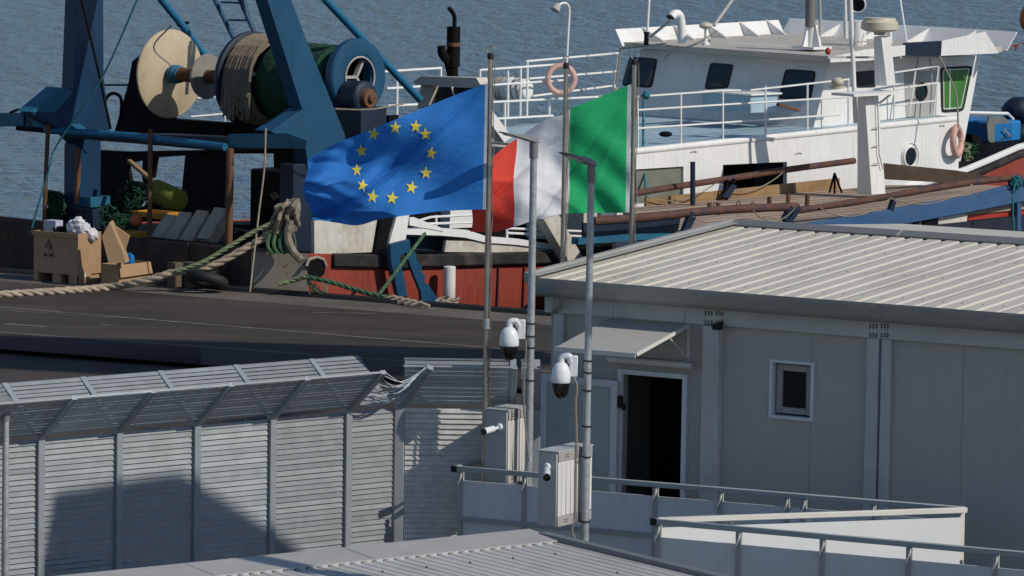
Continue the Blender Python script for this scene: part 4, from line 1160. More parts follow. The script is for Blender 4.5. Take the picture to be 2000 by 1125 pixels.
# ---- wheelhouse
ws = -.8
wpx = [(1586, 260), (1622, 118), (1915, 108), (1898, 200), (1873, 332), (1846, 332), (1838, 252)]
mb = MB(); mb.prism([S(x, y, ws) for x, y in wpx], SF.a * -6.15)
wh = mb.build("wheelhouse", M['ship_white'], ship, smooth=False)
pA = S(1590, 243, ws); pB = S(1622, 118, ws)
aft_n = SF.a.cross(pB - pA).normalized()
if aft_n.dot(SF.n) > 0: aft_n = -aft_n
def onaft(px, py, off):
    p0 = pA + aft_n * off; d = ray(px, py); k = (p0 - CAM).dot(aft_n) / d.dot(aft_n); return CAM + d * k
def window_on(pick, outer, shrink, out_n, mf, mg, bar=None):
    o3 = [pick(x, y, .0) for x, y in outer]; c = sum(o3, V()) / len(o3)
    def rounded(pts, k):
        r = []
        for i in range(len(pts)):
            a, b, d = pts[i - 1], pts[i], pts[(i + 1) % len(pts)]
            r += [b.lerp(a, k), b.lerp(a, k * .3).lerp(b.lerp(d, k * .3), .5), b.lerp(d, k)]
        return r
    fo = rounded([p + out_n * .02 for p in o3], .16)
    mb = MB(); inn = [c + out_n * .02 + (p - c - out_n * .02) * shrink for p in fo]
    n = len(fo); mb.add(fo + inn, [[i, (i + 1) % n, n + (i + 1) % n, n + i] for i in range(n)])
    mb.add([p - out_n * .03 for p in fo] + fo, [[i, (i + 1) % n, n + (i + 1) % n, n + i] for i in range(n)])
    w = mb.build("window", mf, wh)
    mb = MB(); mb.poly([p - out_n * .008 for p in inn]); mb.build("pane", mg, w, smooth=False)
    if bar:
        mb = MB(); mb.bar(pick(*bar[0], .0) + out_n * .02, pick(*bar[1], .0) + out_n * .02, .03, .03); mb.build("glazing_bar", M['rail_white'], w)
    return w
for outer in ([(1230, 111), (1285, 115), (1273, 172), (1215, 168)], [(1388, 123), (1433, 126), (1422, 172), (1376, 175)], [(1534, 135), (1594, 139), (1584, 194), (1521, 193)]):
    window_on(onaft, outer, .88, aft_n, M['dark'], M['glass_teal'])
onside = lambda x, y, off: S(x, y, ws + off)
window_on(onside, [(1671, 140), (1710, 137), (1710, 170), (1672, 171)], .86, SF.a, M['dark'], M['glass_dark'])
window_on(onside, [(1836, 131), (1899, 128), (1881, 217), (1838, 220)], .90, SF.a, M['dark'], M['glass_green'], bar=((1854, 133), (1853, 214)))
mb = MB(); gp = [(1842, 137), (1892, 134), (1876, 210), (1843, 213)]
for a, b in zip(gp, gp[1:] + gp[:1]): mb.bar(S(*a, ws + .025), S(*b, ws + .025), .03, .02)
mb.build("window_trim", M['rail_white'], wh)
mb = MB(); c = S(1800, 179, ws + .03); mb.torus(c, SF.a, .205, .03, 26, 8); w = mb.build("round_window", M['dark'], wh)
mb = MB(); mb.lathe(c, SF.a, [(-.02, .19), (-.01, .19)], 24); mb.build("pane", M['glass_teal'], w)
plateS("door", [(1766, 140), (1833, 137), (1828, 226), (1770, 230)], ws + .012, .02, M['grey_paint'], wh)
mb = MB(); pts = [(1790, 135), (1795, 110), (1806, 102), (1814, 108), (1818, 132), (1820, 170), (1817, 222)]
mb.tube(smooth_path([S(x, y, -.5) for x, y in pts], 4), .025, 8); mb.build("grab_rail", M['galv'], wh)
# roof
def roofz(s, t): return 4.46 + .02 * (t - 18)
mb = MB(); mb.prism([W(.0, 18.0, 4.42), W(.0, 24.3, 4.52), W(-7.15, 24.3, 4.55), W(-7.15, 18.0, 4.47)], (0, 0, .13))
rf = mb.build("roof", mat("cream_roof_deck", (.47, .43, .37), rough=.6, var=.1, dirt=(.33, .26, .2), damt=.5, bump=.06), wh, smooth=False)
RZ = 4.6
def flare(a, b, out, h, parent, m, name="roof_visor"):
    mb = MB(); o = V(out)
    mb.prism([a, b, b + o + V((0, 0, h)), a + o + V((0, 0, h))], -o.normalized() * .04); return mb.build(name, m, parent)
flare(W(-7.1, 17.9, 4.50), W(-7.1, 24.3, 4.6), -SF.a * .25, .42, rf, M['ship_white'])
flare(W(-7.3, 24.4, 4.6), W(.1, 24.4, 4.55), SF.n * .4, .46, rf, M['ship_white'])
mb = MB(); mb.prism([S(x, y, .12) for x, y in ((1840, 80), (1925, 62), (1951, 104), (1838, 109))], SF.a * -.05); mb.build("roof_visor", M['ship_white'], rf)
mb = MB(); mb.prism([S(x, y, .10) for x, y in ((1768, 84), (1840, 80), (1838, 109), (1768, 108))], SF.a * -.08); mb.build("visor_recess", M['navy'], rf)
mb = MB(); mb.prism([S(x, y, .14) for x, y in ((1690, 97), (1768, 88), (1768, 108), (1700, 118), (1622, 122), (1622, 112))], SF.a * -.05); mb.build("roof_visor", M['ship_white'], rf)
for i, t in enumerate((18.9, 20.1, 21.4, 22.7, 23.8)):
    mb = MB(); mb.prism([W(-6.5, t, RZ), W(-7.05, t, RZ), W(-7.32, t, RZ + .36 + .02 * i)], SF.n * .05); mb.build("gusset", M['ship_white'], rf)
for s in (-5.6, -4.2, -2.7, -1.2):
    mb = MB(); mb.prism([W(s, 23.6, RZ), W(s, 24.4, RZ), W(s, 24.75, RZ + .40)], SF.a * .05); mb.build("gusset", M['ship_white'], rf)
# things on the roof
sR_ = lambda px, py, s: S(px, py, s)
mb = MB(); mb.tube(smooth_path([S(1333, 83, -4.2), S(1331, 50, -4.2), S(1327, 30, -4.2), S(1318, 27, -4.2), S(1310, 34, -4.2)], 5), .105, 14); vt = mb.build("vent_pipe", M['ship_white'], rf)
mb = MB(); p = S(1310, 34, -4.2); mb.lathe(p, S(1309, 36, -4.2) - S(1312, 30, -4.2), [(0, .108), (.02, .11), (.021, .09)], 14); mb.build("vent_mouth", M['dark'], vt)
mb = MB(); c = S(1378, 50, -3.6); mb.ball(c, .16, .16, .09, 14, 8); mb.tube([c, c - V((0, 0, .3))], .03, 6); mb.build("satellite_dome", M['cream'], rf)
mb = MB(); c = S(1378, 88, -1.5); mb.lathe(c, (0, 0, 1), [(0, .1), (.06, .09), (.09, .05), (.16, .04)], 12); mb.build("deck_light", M['ship_white'], rf)
mb = MB(); mb.tube([S(1263, 84, -5.3), S(1269, -20, -5.3)], .03, 8); mb.build("antenna", M['rail_white'], rf)
mb = MB(); mb.tube([S(1262, 88, -5.2), S(1263, 62, -5.2)], .06, 8); mb.build("antenna_foot", M['black_steel'], rf)
mb = MB(); mb.tube([S(1270, 72, -5.0), S(1312, 38, -4.3)], .035, 8); mb.build("boom", M['grey_paint'], rf); mb = MB(); mb.tube([S(1394, 50, -3.6), S(1434, -6, -3.6)], .045, 8); mb.build("boom", M['grey_paint'], rf)
mb = MB(); mb.bar(S(1380, 80, -1.9), S(1530, 90, -1.9), .25, .04); mb.build("roof_walkway", M['grey_paint'], rf)
mb = MB(); mb.tube([S(1582, 52, -2.0), S(1583, -20, -2.0)], .125, 14); mst = mb.build("roof_mast", mat("dark_mast_paint", (.16, .15, .14), rough=.5, var=.2), rf)
b0 = S(1585, 92, -2.0)
mb = MB()
for k in range(4):
    a = R(45 + 90 * k); o = V((math.cos(a), math.sin(a), 0)); o2 = V((math.cos(a + .5), math.sin(a + .5), 0))
    mb.prism([b0 + o * .32, b0 + o * .12, b0 + o * .12 + V((0, 0, .55)), b0 + o * .16 + V((0, 0, .55))], o.cross(V((0, 0, 1))) * .05)
mb.tube([b0, b0 + V((0, 0, .5))], .14, 10); mb.boxf(Frame(b0, 43), -.35, .35, -.35, .35, b0.z - .04, b0.z + .02)
mb.build("mast_foot", M['ship_white'], mst)
mb = MB(); mb.tube([S(1603, 70, -1.9), S(1600, -20, -1.9)], .035, 8); mb.build("stay", M['grey_paint'], mst)
mb = MB(); c = S(1617, 100, -.3); mb.ball(c, .07, .07, .09, 10, 8); mb.build("port_light", M['hull_red_fresh'], rf)
mb = MB(); c = S(1703, 104, -.2); mb.ball(c, .06, .06, .09, 10, 8); mb.build("starboard_light", M['net_green'], rf)
mb = MB(); mb.tube([S(1771, 82, -.6), S(1757, -10, -1.2)], .022, 6); mb.build("antenna", M['rail_white'], rf)
mb = MB(); mb.tube([S(1675, 90, -2.6), S(1675, 40, -2.6)], .22, 14); mb.build("roof_vent", M['ship_white'], rf); mb = MB(); mb.tube([S(1738, 85, -2), S(1738, 60, -2)], .06, 8); mb.build("roof_vent", M['ship_white'], rf)
mb = MB()
for i in range(7):
    x = 1628 + i * 9; mb.tube([S(x, 88, -1.6), S(x + rnd.uniform(-8, 8), 64 + rnd.uniform(-4, 12), -1.9)], .012, 5)
mb.tube(smooth_path([S(1620, 78, -2.2), S(1650, 70, -2.2), S(1680, 82, -2.2), S(1720, 74, -2.2)], 4), .014, 5); mb.build("roof_wiring", M['grey_paint'], rf)
mb = MB(); mb.tube(smooth_path([S(1300, 88, -4), S(1340, 92, -3.4), S(1370, 80, -3), S(1400, 60, -3)], 4), .02, 5); mb.tube([S(1298, 115, -5.4), S(1325, 88, -4.5)], .012, 5); mb.build("roof_wiring", M['cable'], rf)
mb = MB(); mb.tube([S(1235, 92, -6.2), S(1212, 95, -6.8), S(1203, 165, -6.9)], .028, 6); mb.tube([S(1212, 95, -6.8), S(1300, 85, -4.6)], .02, 6); mb.build("drain_pipe", M['cable'], wh)

# ---- far side rails, exhaust, raft
rail("port_rail", [((1027, 120), (1209, 104)), ((1033, 154), (1203, 140)), ((1040, 188), (1195, 168)), ((1209, 104), (1200, 172)), ((1030, 120), (1030, 190))], -7.0, .03)
rail("port_rail", [((937, 137), (1104, 125)), ((962, 166), (1100, 157)), ((950, 200), (1175, 189)), ((970, 232), (1080, 226)), ((937, 137), (938, 156)), ((992, 138), (992, 230)), ((1017, 133), (1016, 229)), ((1030, 131), (1029, 228)), ((1073, 197), (1073, 224)), ((986, 201), (986, 262))], -6.2, .03)
rail("port_rail", [((735, 141), (862, 133)), ((755, 173), (822, 169)), ((757, 207), (818, 204)), ((776, 138), (775, 232)), ((861, 133), (861, 152))], -7.0, .032)
rail("port_rail", [((372, 228), (442, 222)), ((385, 192), (445, 187)), ((439, 222), (439, 248))], -9.2, .022)
rail("port_rail", [((205, 166), (262, 166))], -9.2, .022, M['black_steel'])
mb = MB(); mb.tube(smooth_path([S(1107, 122, -6.9), S(1110, 60, -6.9), S(1112, 22, -6.9), S(1108, 8, -6.9), S(1099, 6, -6.9), S(1091, 10, -6.9)], 4), .028, 8)
fl_ = mb.build("floodlight_mast", M['rail_white'], ship)
mb = MB(); p = S(1087, 14, -6.9); d = S(1083, 26, -6.9) - S(1092, 8, -6.9); mb.lathe(p - d.normalized() * .1, d, [(0, .05), (.04, .09), (.16, .12), (.2, .12), (.2, .10)], 12); mb.build("floodlight", M['grey_paint'], fl_)
es = -4.0
mb = MB(); mb.tube([S(885, 158, es), S(885, 118, es)], .115, 14); mb.tube([S(885, 130, es), S(886, 52, es)], .158, 16)
mb.tube(smooth_path([S(887, 56, es), S(888, 38, es), S(885, 26, es), S(877, 16, es)], 4), .05, 10)
ex = mb.build("exhaust_stack", M['black_steel'], ship)
mb = MB(); mb.tube(smooth_path([S(880, 148, es - .05), S(873, 120, es - .05), S(864, 104, es - .05), S(862, 90, es - .05)], 4), [.08] * 5 + [.11] * 5 + [.1] * 3, 12); mb.build("silencer", M['black_steel'], ex)
mb = MB(); mb.tube([S(885.6, 90, es), S(885.7, 83, es)], .162, 16); mb.build("rusty_band", M['rust'], ex)
plateT("winch_cab_roof", [(806, 160), (822, 149), (930, 152), (938, 165), (918, 171), (812, 165)], 8.0, .35, M['ship_white_dirty'])
plateT("winch_cab_leg", [(822, 165), (846, 167), (836, 205), (815, 212)], 8.2, .25, M['ship_white_dirty'])
plateT("winch_cab", [(845, 169), (925, 172), (925, 260), (840, 262)], 8.4, .25, M['navy'])
mb = MB(); mb.tube([T(883, 170, 8.4), T(888, 190, 8.4)], .03, 6); mb.build("cab_handle", M['rail_white'], ship)
mb = MB(); mb.boxf(SF, -6.9, -.5, 9.3, 9.85, .5, 2.55); mb.build("aft_bulkhead", M['ship_white_dirty'], ship)
plateS("deck_strut", [(948, 200), (962, 216), (1000, 268), (985, 278), (952, 232)], -1.2, .3, M['ship_white'])

# ---- gantry
gs = -1.2
gantry_leg = plateS("gantry_leg", [(521, -6), (567, -6), (602, 85), (647, 196), (674, 262), (684, 330), (640, 345), (604, 330), (596, 290), (528, 256), (591, 214)], gs, .40, M['gantry'], bevel=.01)
g0 = SF.loc(S(600, 300, gs)); tG = g0[1]
mb = MB(); mb.boxf(SF, gs - .5, gs - .05, tG - .35, tG + .5, .7, SF.loc(S(600, 320, gs))[2]); mb.build("leg_column", M['navy'], gantry_leg, bevel=.02)
gl_s = -7.9
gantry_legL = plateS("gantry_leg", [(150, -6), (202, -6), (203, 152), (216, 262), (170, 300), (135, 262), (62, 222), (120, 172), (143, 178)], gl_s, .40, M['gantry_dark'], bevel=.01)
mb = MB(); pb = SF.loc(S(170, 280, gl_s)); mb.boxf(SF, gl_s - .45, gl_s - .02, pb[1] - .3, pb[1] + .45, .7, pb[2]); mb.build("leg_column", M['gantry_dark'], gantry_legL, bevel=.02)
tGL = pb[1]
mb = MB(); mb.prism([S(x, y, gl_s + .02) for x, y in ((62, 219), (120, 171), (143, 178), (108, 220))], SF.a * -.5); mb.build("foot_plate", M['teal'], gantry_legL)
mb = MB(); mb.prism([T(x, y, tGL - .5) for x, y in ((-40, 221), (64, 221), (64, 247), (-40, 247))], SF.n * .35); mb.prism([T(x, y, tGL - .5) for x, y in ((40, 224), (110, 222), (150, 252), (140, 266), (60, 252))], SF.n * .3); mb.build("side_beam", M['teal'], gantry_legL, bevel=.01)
mb = MB(); mb.tube(smooth_path([T(20, 220, tGL - .5), T(38, 214, tGL - .5), T(48, 222, tGL - .5)], 3), .03, 6); mb.tube([T(48, 206, tGL - .5), T(48, 246, tGL - .5)], .03, 6); mb.build("beam_fitting", M['black_steel'], gantry_legL)
mb = MB(); mb.prism([W(gs, tG - .7, 7.4), W(gs, tG + .3, 7.4), W(gs, tG + .3, 7.9), W(gs, tG - .7, 7.9)], SF.a * (gl_s - gs - .4)); mb.build("gantry_top", M['gantry'], ship)
tb = min(tG, tGL) - .55
mb = MB(); mb.prism([T(x, y, tb) for x, y in ((118, 268), (440, 296), (556, 290), (556, 268), (438, 268), (300, 262), (118, 262))], SF.n * .5); cb = mb.build("cross_beam", M['navy'], ship, bevel=.02)
mb = MB(); mb.prism([T(x, y, tb - .06) for x, y in ((446, 262), (560, 260), (600, 274), (596, 291), (446, 288))], SF.n * .05); mb.build("beam_plate", M['teal'], cb, bevel=.005)
mb = MB(); mb.tube([T(90, 254, tb - .25), T(260, 266, tb - .25), T(440, 287, tb - .25)], .085, 10); mb.build("cross_pipe", M['strut'], cb)
mb = MB(); mb.tube([T(34, 250, tb - .22), T(92, 255, tb - .24)], .06, 8); mb.build("pipe_end", M['black_steel'], cb)
mb = MB(); mb.prism([S(x, y, gs - .42) for x, y in ((526, 256), (591, 214), (600, 232), (596, 290))], SF.a * -.45); mb.build("leg_gusset", M['gantry'], gantry_leg)
mb = MB(); mb.tube([S(632, -4, -2.2), S(820, 194, -2.2)], .085, 10); mb.build("gantry_strut", M['strut'], ship)
mb = MB(); mb.tube([S(312, -4, -8.4), S(356, 50, -8.4), S(400, 110, -8.4)], .085, 10); mb.build("gantry_strut", M['strut'], ship)
mb = MB(); mb.bar(S(348, 50, -8.4), S(367, 44, -8.4), .08, .06); mb.build("strut_lug", M['black_steel'], ship)
mb = MB()
for a, b in (((418, -4), (458, 78)), ((467, -4), (498, 66)), ((476, -4), (484, 40))): mb.tube([T(*a, 4.4), T(*b, 4.4)], .055, 8)
for a, b in (((432, 4), (472, 6)), ((446, 39), (488, 40))): mb.tube([T(*a, 4.4), T(*b, 4.4)], .025, 6)
mb.build("ladder", M['gantry'], ship)
# ---- net drum with its discs
td = 3.5
ax = SF.a
def dp(px, py): return T(px, py, td)
c1 = dp(333, 140); c2 = dp(405, 148); c3 = dp(490, 160); c4 = dp(680, 150)
axis_z = (c1.z + c2.z + c3.z) / 3
c1.z = T(333, 140, td).z; zc = c1.z
def AX(s): return W(s, td, zc + (-.05))
s1, s2, s3, s4 = (SF.loc(c)[0] for c in (c1, c2, c3, c4))
drum = None
mb = MB(); mb.lathe(AX(s1), ax, [(-.08, .99), (-.03, 1.03), (.0, 1.02), (.02, .98)], 48); dA = mb.build("drum_flange", M['disc'], ship)
mb = MB(); mb.lathe(AX(s2), ax, [(-.05, .50), (0, .52), (.03, .50)], 36); mb.build("drum_flange", M['disc_grey'], ship)
mb = MB(); mb.lathe(AX(s1), ax, [(0.02, .17), (s3 - s1, .15)], 20); mb.build("drum_shaft", M['rust'], ship)
mb = MB(); mb.torus(AX(s1 + .12), ax, .16, .06, 20, 8); mb.torus(AX(s1 + .22), ax, .16, .06, 20, 8); mb.torus(AX(s1 + .32), ax, .15, .05, 20, 8); mb.build("rope_wrap", M['teal'], ship)
mb = MB(); mb.lathe(AX(s3), ax, [(-.10, 1.06), (-.02, 1.10), (.06, 1.10), (.10, 1.0)], 48); mb.build("drum_flange", M['navy'], ship)
def bumpy(a, b, r0, m, name, seed):
    q = random.Random(seed); mb = MB(); N = 14; K = 48; vs = []; fs = []
    for i in range(N + 1):
        s = a + (b - a) * i / N
        for k in range(K):
            an = 2 * math.pi * k / K
            r = r0 * (1 + .03 * math.sin(i * 1.9 + seed) + q.uniform(-.02, .02)) - (.12 if i in (0, N) else 0)
            vs.append(AX(s) + (SF.n * math.cos(an) + V((0, 0, 1)) * math.sin(an)) * r)
    for i in range(N):
        for k in range(K): fs.append([i * K + k, i * K + (k + 1) % K, (i + 1) * K + (k + 1) % K, (i + 1) * K + k])
    mb.add(vs, fs); return mb.build(name, m, ship)
bumpy(s3 + .1, s3 + .95, 1.0, M['net_tan'], "net_roll", 1)
bumpy(s3 + .96, s4 - .1, .90, M['net_green'], "net_roll", 2)
mb = MB()
for k in range(70):
    s = s3 + .14 + .85 * rnd.random(); r = 1.02 + .03 * rnd.random(); w = rnd.uniform(-.1, .25)
    pts = [AX(s + w * (a / 10)) + (SF.n * math.cos(R(50 + 16 * a)) + V((0, 0, 1)) * math.sin(R(50 + 16 * a))) * r for a in range(0, 9)]
    end = pts[-1] + V((0, 0, -rnd.uniform(.2, .9))) + SF.a * rnd.uniform(-.1, .1) - SF.n * .05
    mb.tube(pts + [end], .018 + .014 * rnd.random(), 5)
mb.build("net_strands", M['net_tan'], ship)
s5 = SF.loc(dp(700, 150))[0]
mb = MB(); zc5 = dp(690, 150).z
Aw = W(s5, td, zc5)
mb.lathe(Aw, ax, [(-.25, .40), (-.25, .80), (-.15, .86), (-.02, .86), (.03, .82), (.06, .55), (.03, .46), (-.02, .40), (-.25, .40)], 44, cap=False); mb.build("drum_flange", M['gantry'], ship)
mb = MB(); mb.torus(Aw + ax * .05, ax, .45, .022, 36, 8); mb.build("flange_rim", M['grey_paint'], ship)
mb = MB()
for k in range(3):
    an = R(60 + 120 * k); d = SF.n * math.cos(an) + V((0, 0, 1)) * math.sin(an); mb.bar(Aw - ax * .1, Aw - ax * .1 + d * .44, .12, .06)
mb.build("flange_spoke", M['grey_paint'], ship)
mo = W(s5, td - .35, zc5 - .42)
mb = MB(); mb.lathe(mo, ax, [(0, .36), (.55, .38), (.6, .34), (.62, .30)], 24); mb.boxf(SF, s5 - .1, s5 + .8, td - .7, td + .1, 1.0, mo.z - .2); mot = mb.build("drum_motor", M['navy'], ship, bevel=.01)
mb = MB(); mb.lathe(mo + ax * .62, ax, [(0, .22), (.12, .2), (.12, .1), (.2, .08)], 20); mb.build("motor_hub", M['rust'], mot)
# drum stands and deck machinery in the dark
mb = MB()
mb.prism([T(x, y, td + .3) for x, y in ((222, 262), (250, 165), (258, 120), (275, 106), (282, 118), (268, 140), (275, 200), (330, 232), (440, 240), (440, 268))], SF.n * .3)
mb.prism([T(x, y, td + .4) for x, y in ((440, 240), (560, 250), (640, 230), (760, 225), (760, 300), (440, 300))], SF.n * .3)
mb.build("drum_stand", M['black_steel'], ship)
mb = MB(); mb.tube(smooth_path([T(x, y, td) for x, y in ((205, 222), (206, 195), (220, 182), (236, 192), (236, 225), (228, 258))], 4), .04, 8); mb.build("hose_loop", M['black_steel'], ship)
# bulkheads under the gantry, shade put into their black, with openings the sea shows through
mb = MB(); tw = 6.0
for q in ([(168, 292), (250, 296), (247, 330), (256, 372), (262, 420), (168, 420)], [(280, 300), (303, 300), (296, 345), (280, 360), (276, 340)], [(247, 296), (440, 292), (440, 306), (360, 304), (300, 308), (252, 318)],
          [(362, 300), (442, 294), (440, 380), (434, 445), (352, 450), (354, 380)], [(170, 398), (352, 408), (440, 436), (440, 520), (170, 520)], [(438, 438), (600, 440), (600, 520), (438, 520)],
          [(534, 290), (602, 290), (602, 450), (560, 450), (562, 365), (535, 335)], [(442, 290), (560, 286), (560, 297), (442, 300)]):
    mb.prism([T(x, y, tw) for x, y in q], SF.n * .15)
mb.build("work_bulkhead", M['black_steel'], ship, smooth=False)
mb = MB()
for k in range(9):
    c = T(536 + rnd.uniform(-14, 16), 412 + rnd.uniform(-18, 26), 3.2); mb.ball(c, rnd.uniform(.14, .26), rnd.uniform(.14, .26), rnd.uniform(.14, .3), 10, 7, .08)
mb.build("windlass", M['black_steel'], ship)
for (x0, y0, x1, y1, r, m) in ((294, 252, 290, 522, .055, 'rust'), (449, 290, 446, 492, .085, 'rust'), (153, 288, 150, 398, .06, 'rust')):
    mb = MB(); mb.tube([T(x0, y0, -.2), T((x0 + x1) / 2 + 1, (y0 + y1) / 2, -.2), T(x1, y1, -.2)], r, 10); mb.build("stern_post", M[m], ship)
mb = MB(); mb.tube([T(96, 205, -.3), T(90, 330, -.3), T(86, 452, -.3)], .05, 8); mb.build("stern_pole", M['rust'], ship)
mb = MB(); mb.boxf(SF, -10.6, -7.9, -.60, -.45, -.5, 1.0); mb.boxf(SF, -7.9, -3.0, -.72, -.65, -.5, .87); mb.boxf(SF, -3.0, -1.2, -.60, -.5, -.5, .8); mb.build("stern_bulwark", mat("stained_dark_bulwark", (.055, .035, .03), rough=.8, var=.4, rust=.35, bump=.3), ship)
# bow gear seen past the wheelhouse
M['blue_plastic'] = mat("blue_plastic", (.012, .16, .42), rough=.45, var=.15, bump=.05)
tb_ = 25.0
mb = MB(); mb.tube([S(1885, 220, -2.0), S(1968, 222, -2.0), S(1978, 232, -2.0), S(1980, 290, -2.0)], .045, 8); mb.build("bow_frame", M['rail_white'], ship)
plateS("bow_hatch", [(1934, 227), (1962, 228), (1976, 240), (1976, 285), (1944, 288), (1930, 275), (1928, 240)], -1.7, .08, mat("weathered_hatch", (.13, .145, .14), rough=.7, var=.25, dirt=(.05, .05, .05), damt=.6, bump=.2), bevel=.01)
mb = MB(); mb.bar(S(1960, 252, -1.62), S(1973, 266, -1.62), .03, .03); mb.build("hatch_handle", M['plate_tan'], ship)

# ================================================================== THE WORKBOAT between the trawler and the cabin
M['deck_wood'] = mat("worn_deck_planks", (0.36, 0.265, 0.20), rough=.85, var=.3, vscale=1.2, stretch=(1, .15, 1), dirt=(.20, .14, .105), damt=.6, dscale=1.0, bump=.4)
M['beam_blue'] = mat("faded_blue_beam", (0.03, 0.085, 0.19), rough=.55, var=.15, vscale=.9, dirt=(.08, .14, .23), damt=.5, dscale=.7, streak=.2, rust=.04, bump=.1)
M['brown_paint'] = mat("brown_bulwark", (.05, .033, .022), rough=.75, var=.35, rust=.2, bump=.2)
M['tan_wood'] = mat("tan_board", (.26, .16, .075), rough=.8, var=.25, dirt=(.12, .07, .04), damt=.6, bump=.3)
M['rope_line'] = mat("weathered_line", (.24, .21, .16), rough=.95, var=.3)
boat = thing("workboat", "flat workboat with worn plank deck, blue side beam, rusty rails and white mast", "boat", W(3.8, 2, -2.3), -SF.phi)
bz = lambda t: 1.42 + .008 * (t - 8)
mb = MB(); mb.prism([W(1.0, 8.6, 1.0), W(1.0, 18.5, 1.2), W(2.6, 20.5, 1.25), W(4.6, 20.5, 1.25), W(6.15, 18.2, 1.2), W(6.15, 3.0, 1.0)], (0, 0, -4.0))
bh = mb.build("hull", mat("dark_boat_hull", (.012, .016, .03), rough=.6, var=.3, rust=.08, bump=.1), boat, smooth=False)
mb = MB(); mb.prism([W(1.05, 8.9, bz(8.9)), W(1.05, 18.5, bz(18.5)), W(2.6, 20.4, bz(20)), W(4.6, 20.4, bz(20)), W(6.0, 18.2, bz(18.2)), W(6.0, 5.2, bz(5.2))], (0, 0, -.18)); mb.build("deck", M['deck_wood'], boat, smooth=False)
mb = MB(); mb.prism([W(1.1, 8.6, 1.02), W(6.05, 3.1, 1.02), W(6.05, 5.15, 1.02), W(1.1, 8.85, 1.02)], (0, 0, -.1)); mb.build("aft_deck", M['navy'], boat)
mb = MB()
for k in range(12): 
    s = 1.35 + k * .4; ta = 9.0 - (s - 1.05) * .75; mb.prism([W(s, ta, bz(ta) + .002), W(s + .012, ta, bz(ta) + .002), W(s + .012, 18.4, bz(18.4) + .002), W(s, 18.4, bz(18.4) + .002)], (0, 0, .003))
mb.build("deck_seam", M['black_steel'], boat)
mb = MB(); mb.prism([S(x, y, 1.02) for x, y in ((1262, 388), (1375, 376), (1640, 348), (1640, 385), (1380, 415), (1262, 428))], SF.a * -.06); mb.build("far_coaming", M['tan_wood'], boat)
# dark bulwark across the bow
mb = MB(); mb.prism([S(x, y, 2.2) for x, y in ((1722, 318), (1760, 322), (1870, 333), (1960, 350), (1900, 366), (1830, 356), (1722, 350))], SF.a * -.08); mb.build("bow_bulwark", M['brown_paint'], boat)
def btube(name, px, s, r, m, par=None, sm=True):
    mb = MB(); pts = [S(x, y, s) for x, y in px]
    mb.tube(smooth_path(pts, 3) if sm and len(pts) > 2 else pts, r, 10); return mb.build(name, m, par or boat)
btube("far_rail", [(1236, 378), (1330, 363), (1430, 348), (1540, 331), (1668, 314)], 1.1, .075, M['rust_blue'])
btube("rail_post", [(1353, 316), (1353, 416)], 1.6, .06, M['navy'])
for a, b in (((1420, 352), (1412, 388)), ((1434, 350), (1418, 390))):
    mb = MB(); mb.bar(S(*a, 1.2), S(*b, 1.2), .08, .06); mb.build("rail_post", M['black_steel'], boat)
plateS("rail_bracket", [(1412, 384), (1430, 360), (1440, 362), (1424, 388)], 1.3, .05, M['navy'], boat)
btube("near_rail", [(1158, 432), (1270, 424), (1360, 414), (1462, 407), (1556, 404)], 6.1, .095, M['rust_blue'])
btube("near_rail", [(1556, 411), (1680, 393), (1800, 372), (1900, 356), (1992, 346)], 6.1, .075, M['rust_blue'])
mb = MB(); mb.prism([S(x, y, 6.2) for x, y in ((1470, 449), (1560, 440), (1700, 417), (1800, 398), (1900, 382), (1975, 362), (2060, 362), (2060, 386), (1990, 396), (1880, 418), (1780, 436), (1640, 458), (1470, 468))], SF.a * -.16)
beam_ = mb.build("side_beam", M['beam_blue'], boat, bevel=.02)
mb = MB(); mb.prism([S(x, y, 6.05) for x, y in ((1560, 452), (1880, 418), (1890, 418), (1880, 500), (1560, 500))], SF.a * -.1); mb.build("side_plate", M['ship_white_dirty'], bh)
mb = MB(); mb.prism([S(x, y, 6.13) for x, y in ((1786, 432), (1797, 430), (1792, 456), (1786, 458))], SF.a * -.05); mb.prism([S(x, y, 6.12) for x, y in ((1805, 428), (1833, 424), (1832, 470), (1803, 470))], SF.a * -.05); mb.build("rubbing_post", M['black_steel'], bh)
mb = MB(); mb.prism([S(x, y, 5.95) for x, y in ((1890, 416), (2060, 382), (2060, 446), (1884, 460))], SF.a * -.1)
mb.build("red_side", M['hull_red_fresh'], bh)
mb = MB(); mb.prism([S(x, y, 5.9) for x, y in ((1880, 452), (2060, 436), (2060, 500), (1876, 500))], SF.a * -.1)
mb.build("inner_side", M['navy'], bh)
for (x, y0, y1) in ((1986, 395, 480), (1900, 455, 490)):
    mb = MB(); mb.bar(S(x, y0, 6.1), S(x, y1, 6.1), .14, .14, up=SF.a); mb.build("side_strut", M['beam_blue'], boat)
for a, b in (((1745, 392), (1738, 412)), ((1560, 405), (1535, 440)), ((1545, 404), (1530, 430)), ((1350, 414), (1335, 452)), ((1990, 348), (2000, 368)), ((1975, 350), (1975, 372))):
    mb = MB(); mb.bar(S(*a, 6.15), S(*b, 6.15), .12, .1, up=SF.a); mb.build("rail_post", M['navy'], boat)
for (x, y0, y1, s) in ((1503, 384, 402, 5.2), (1540, 378, 402, 5.2), (1577, 380, 402, 5.2), (1386, 396, 415, 5.0), (1403, 396, 416, 4.8)):
    mb = MB(); mb.tube([S(x, y0, s), S(x - 1, y1 + 4, s)], .05, 8); mb.build("deck_stub", M['rust'], boat)
for (x, y, s) in ((1397, 402, 4.4), (1442, 398, 3.6), (1470, 400, 4.2)):
    mb = MB(); mb.torus(S(x, y, s), SF.a, .06, .015, 14, 6); mb.build("deck_ring", M['rust'], boat)
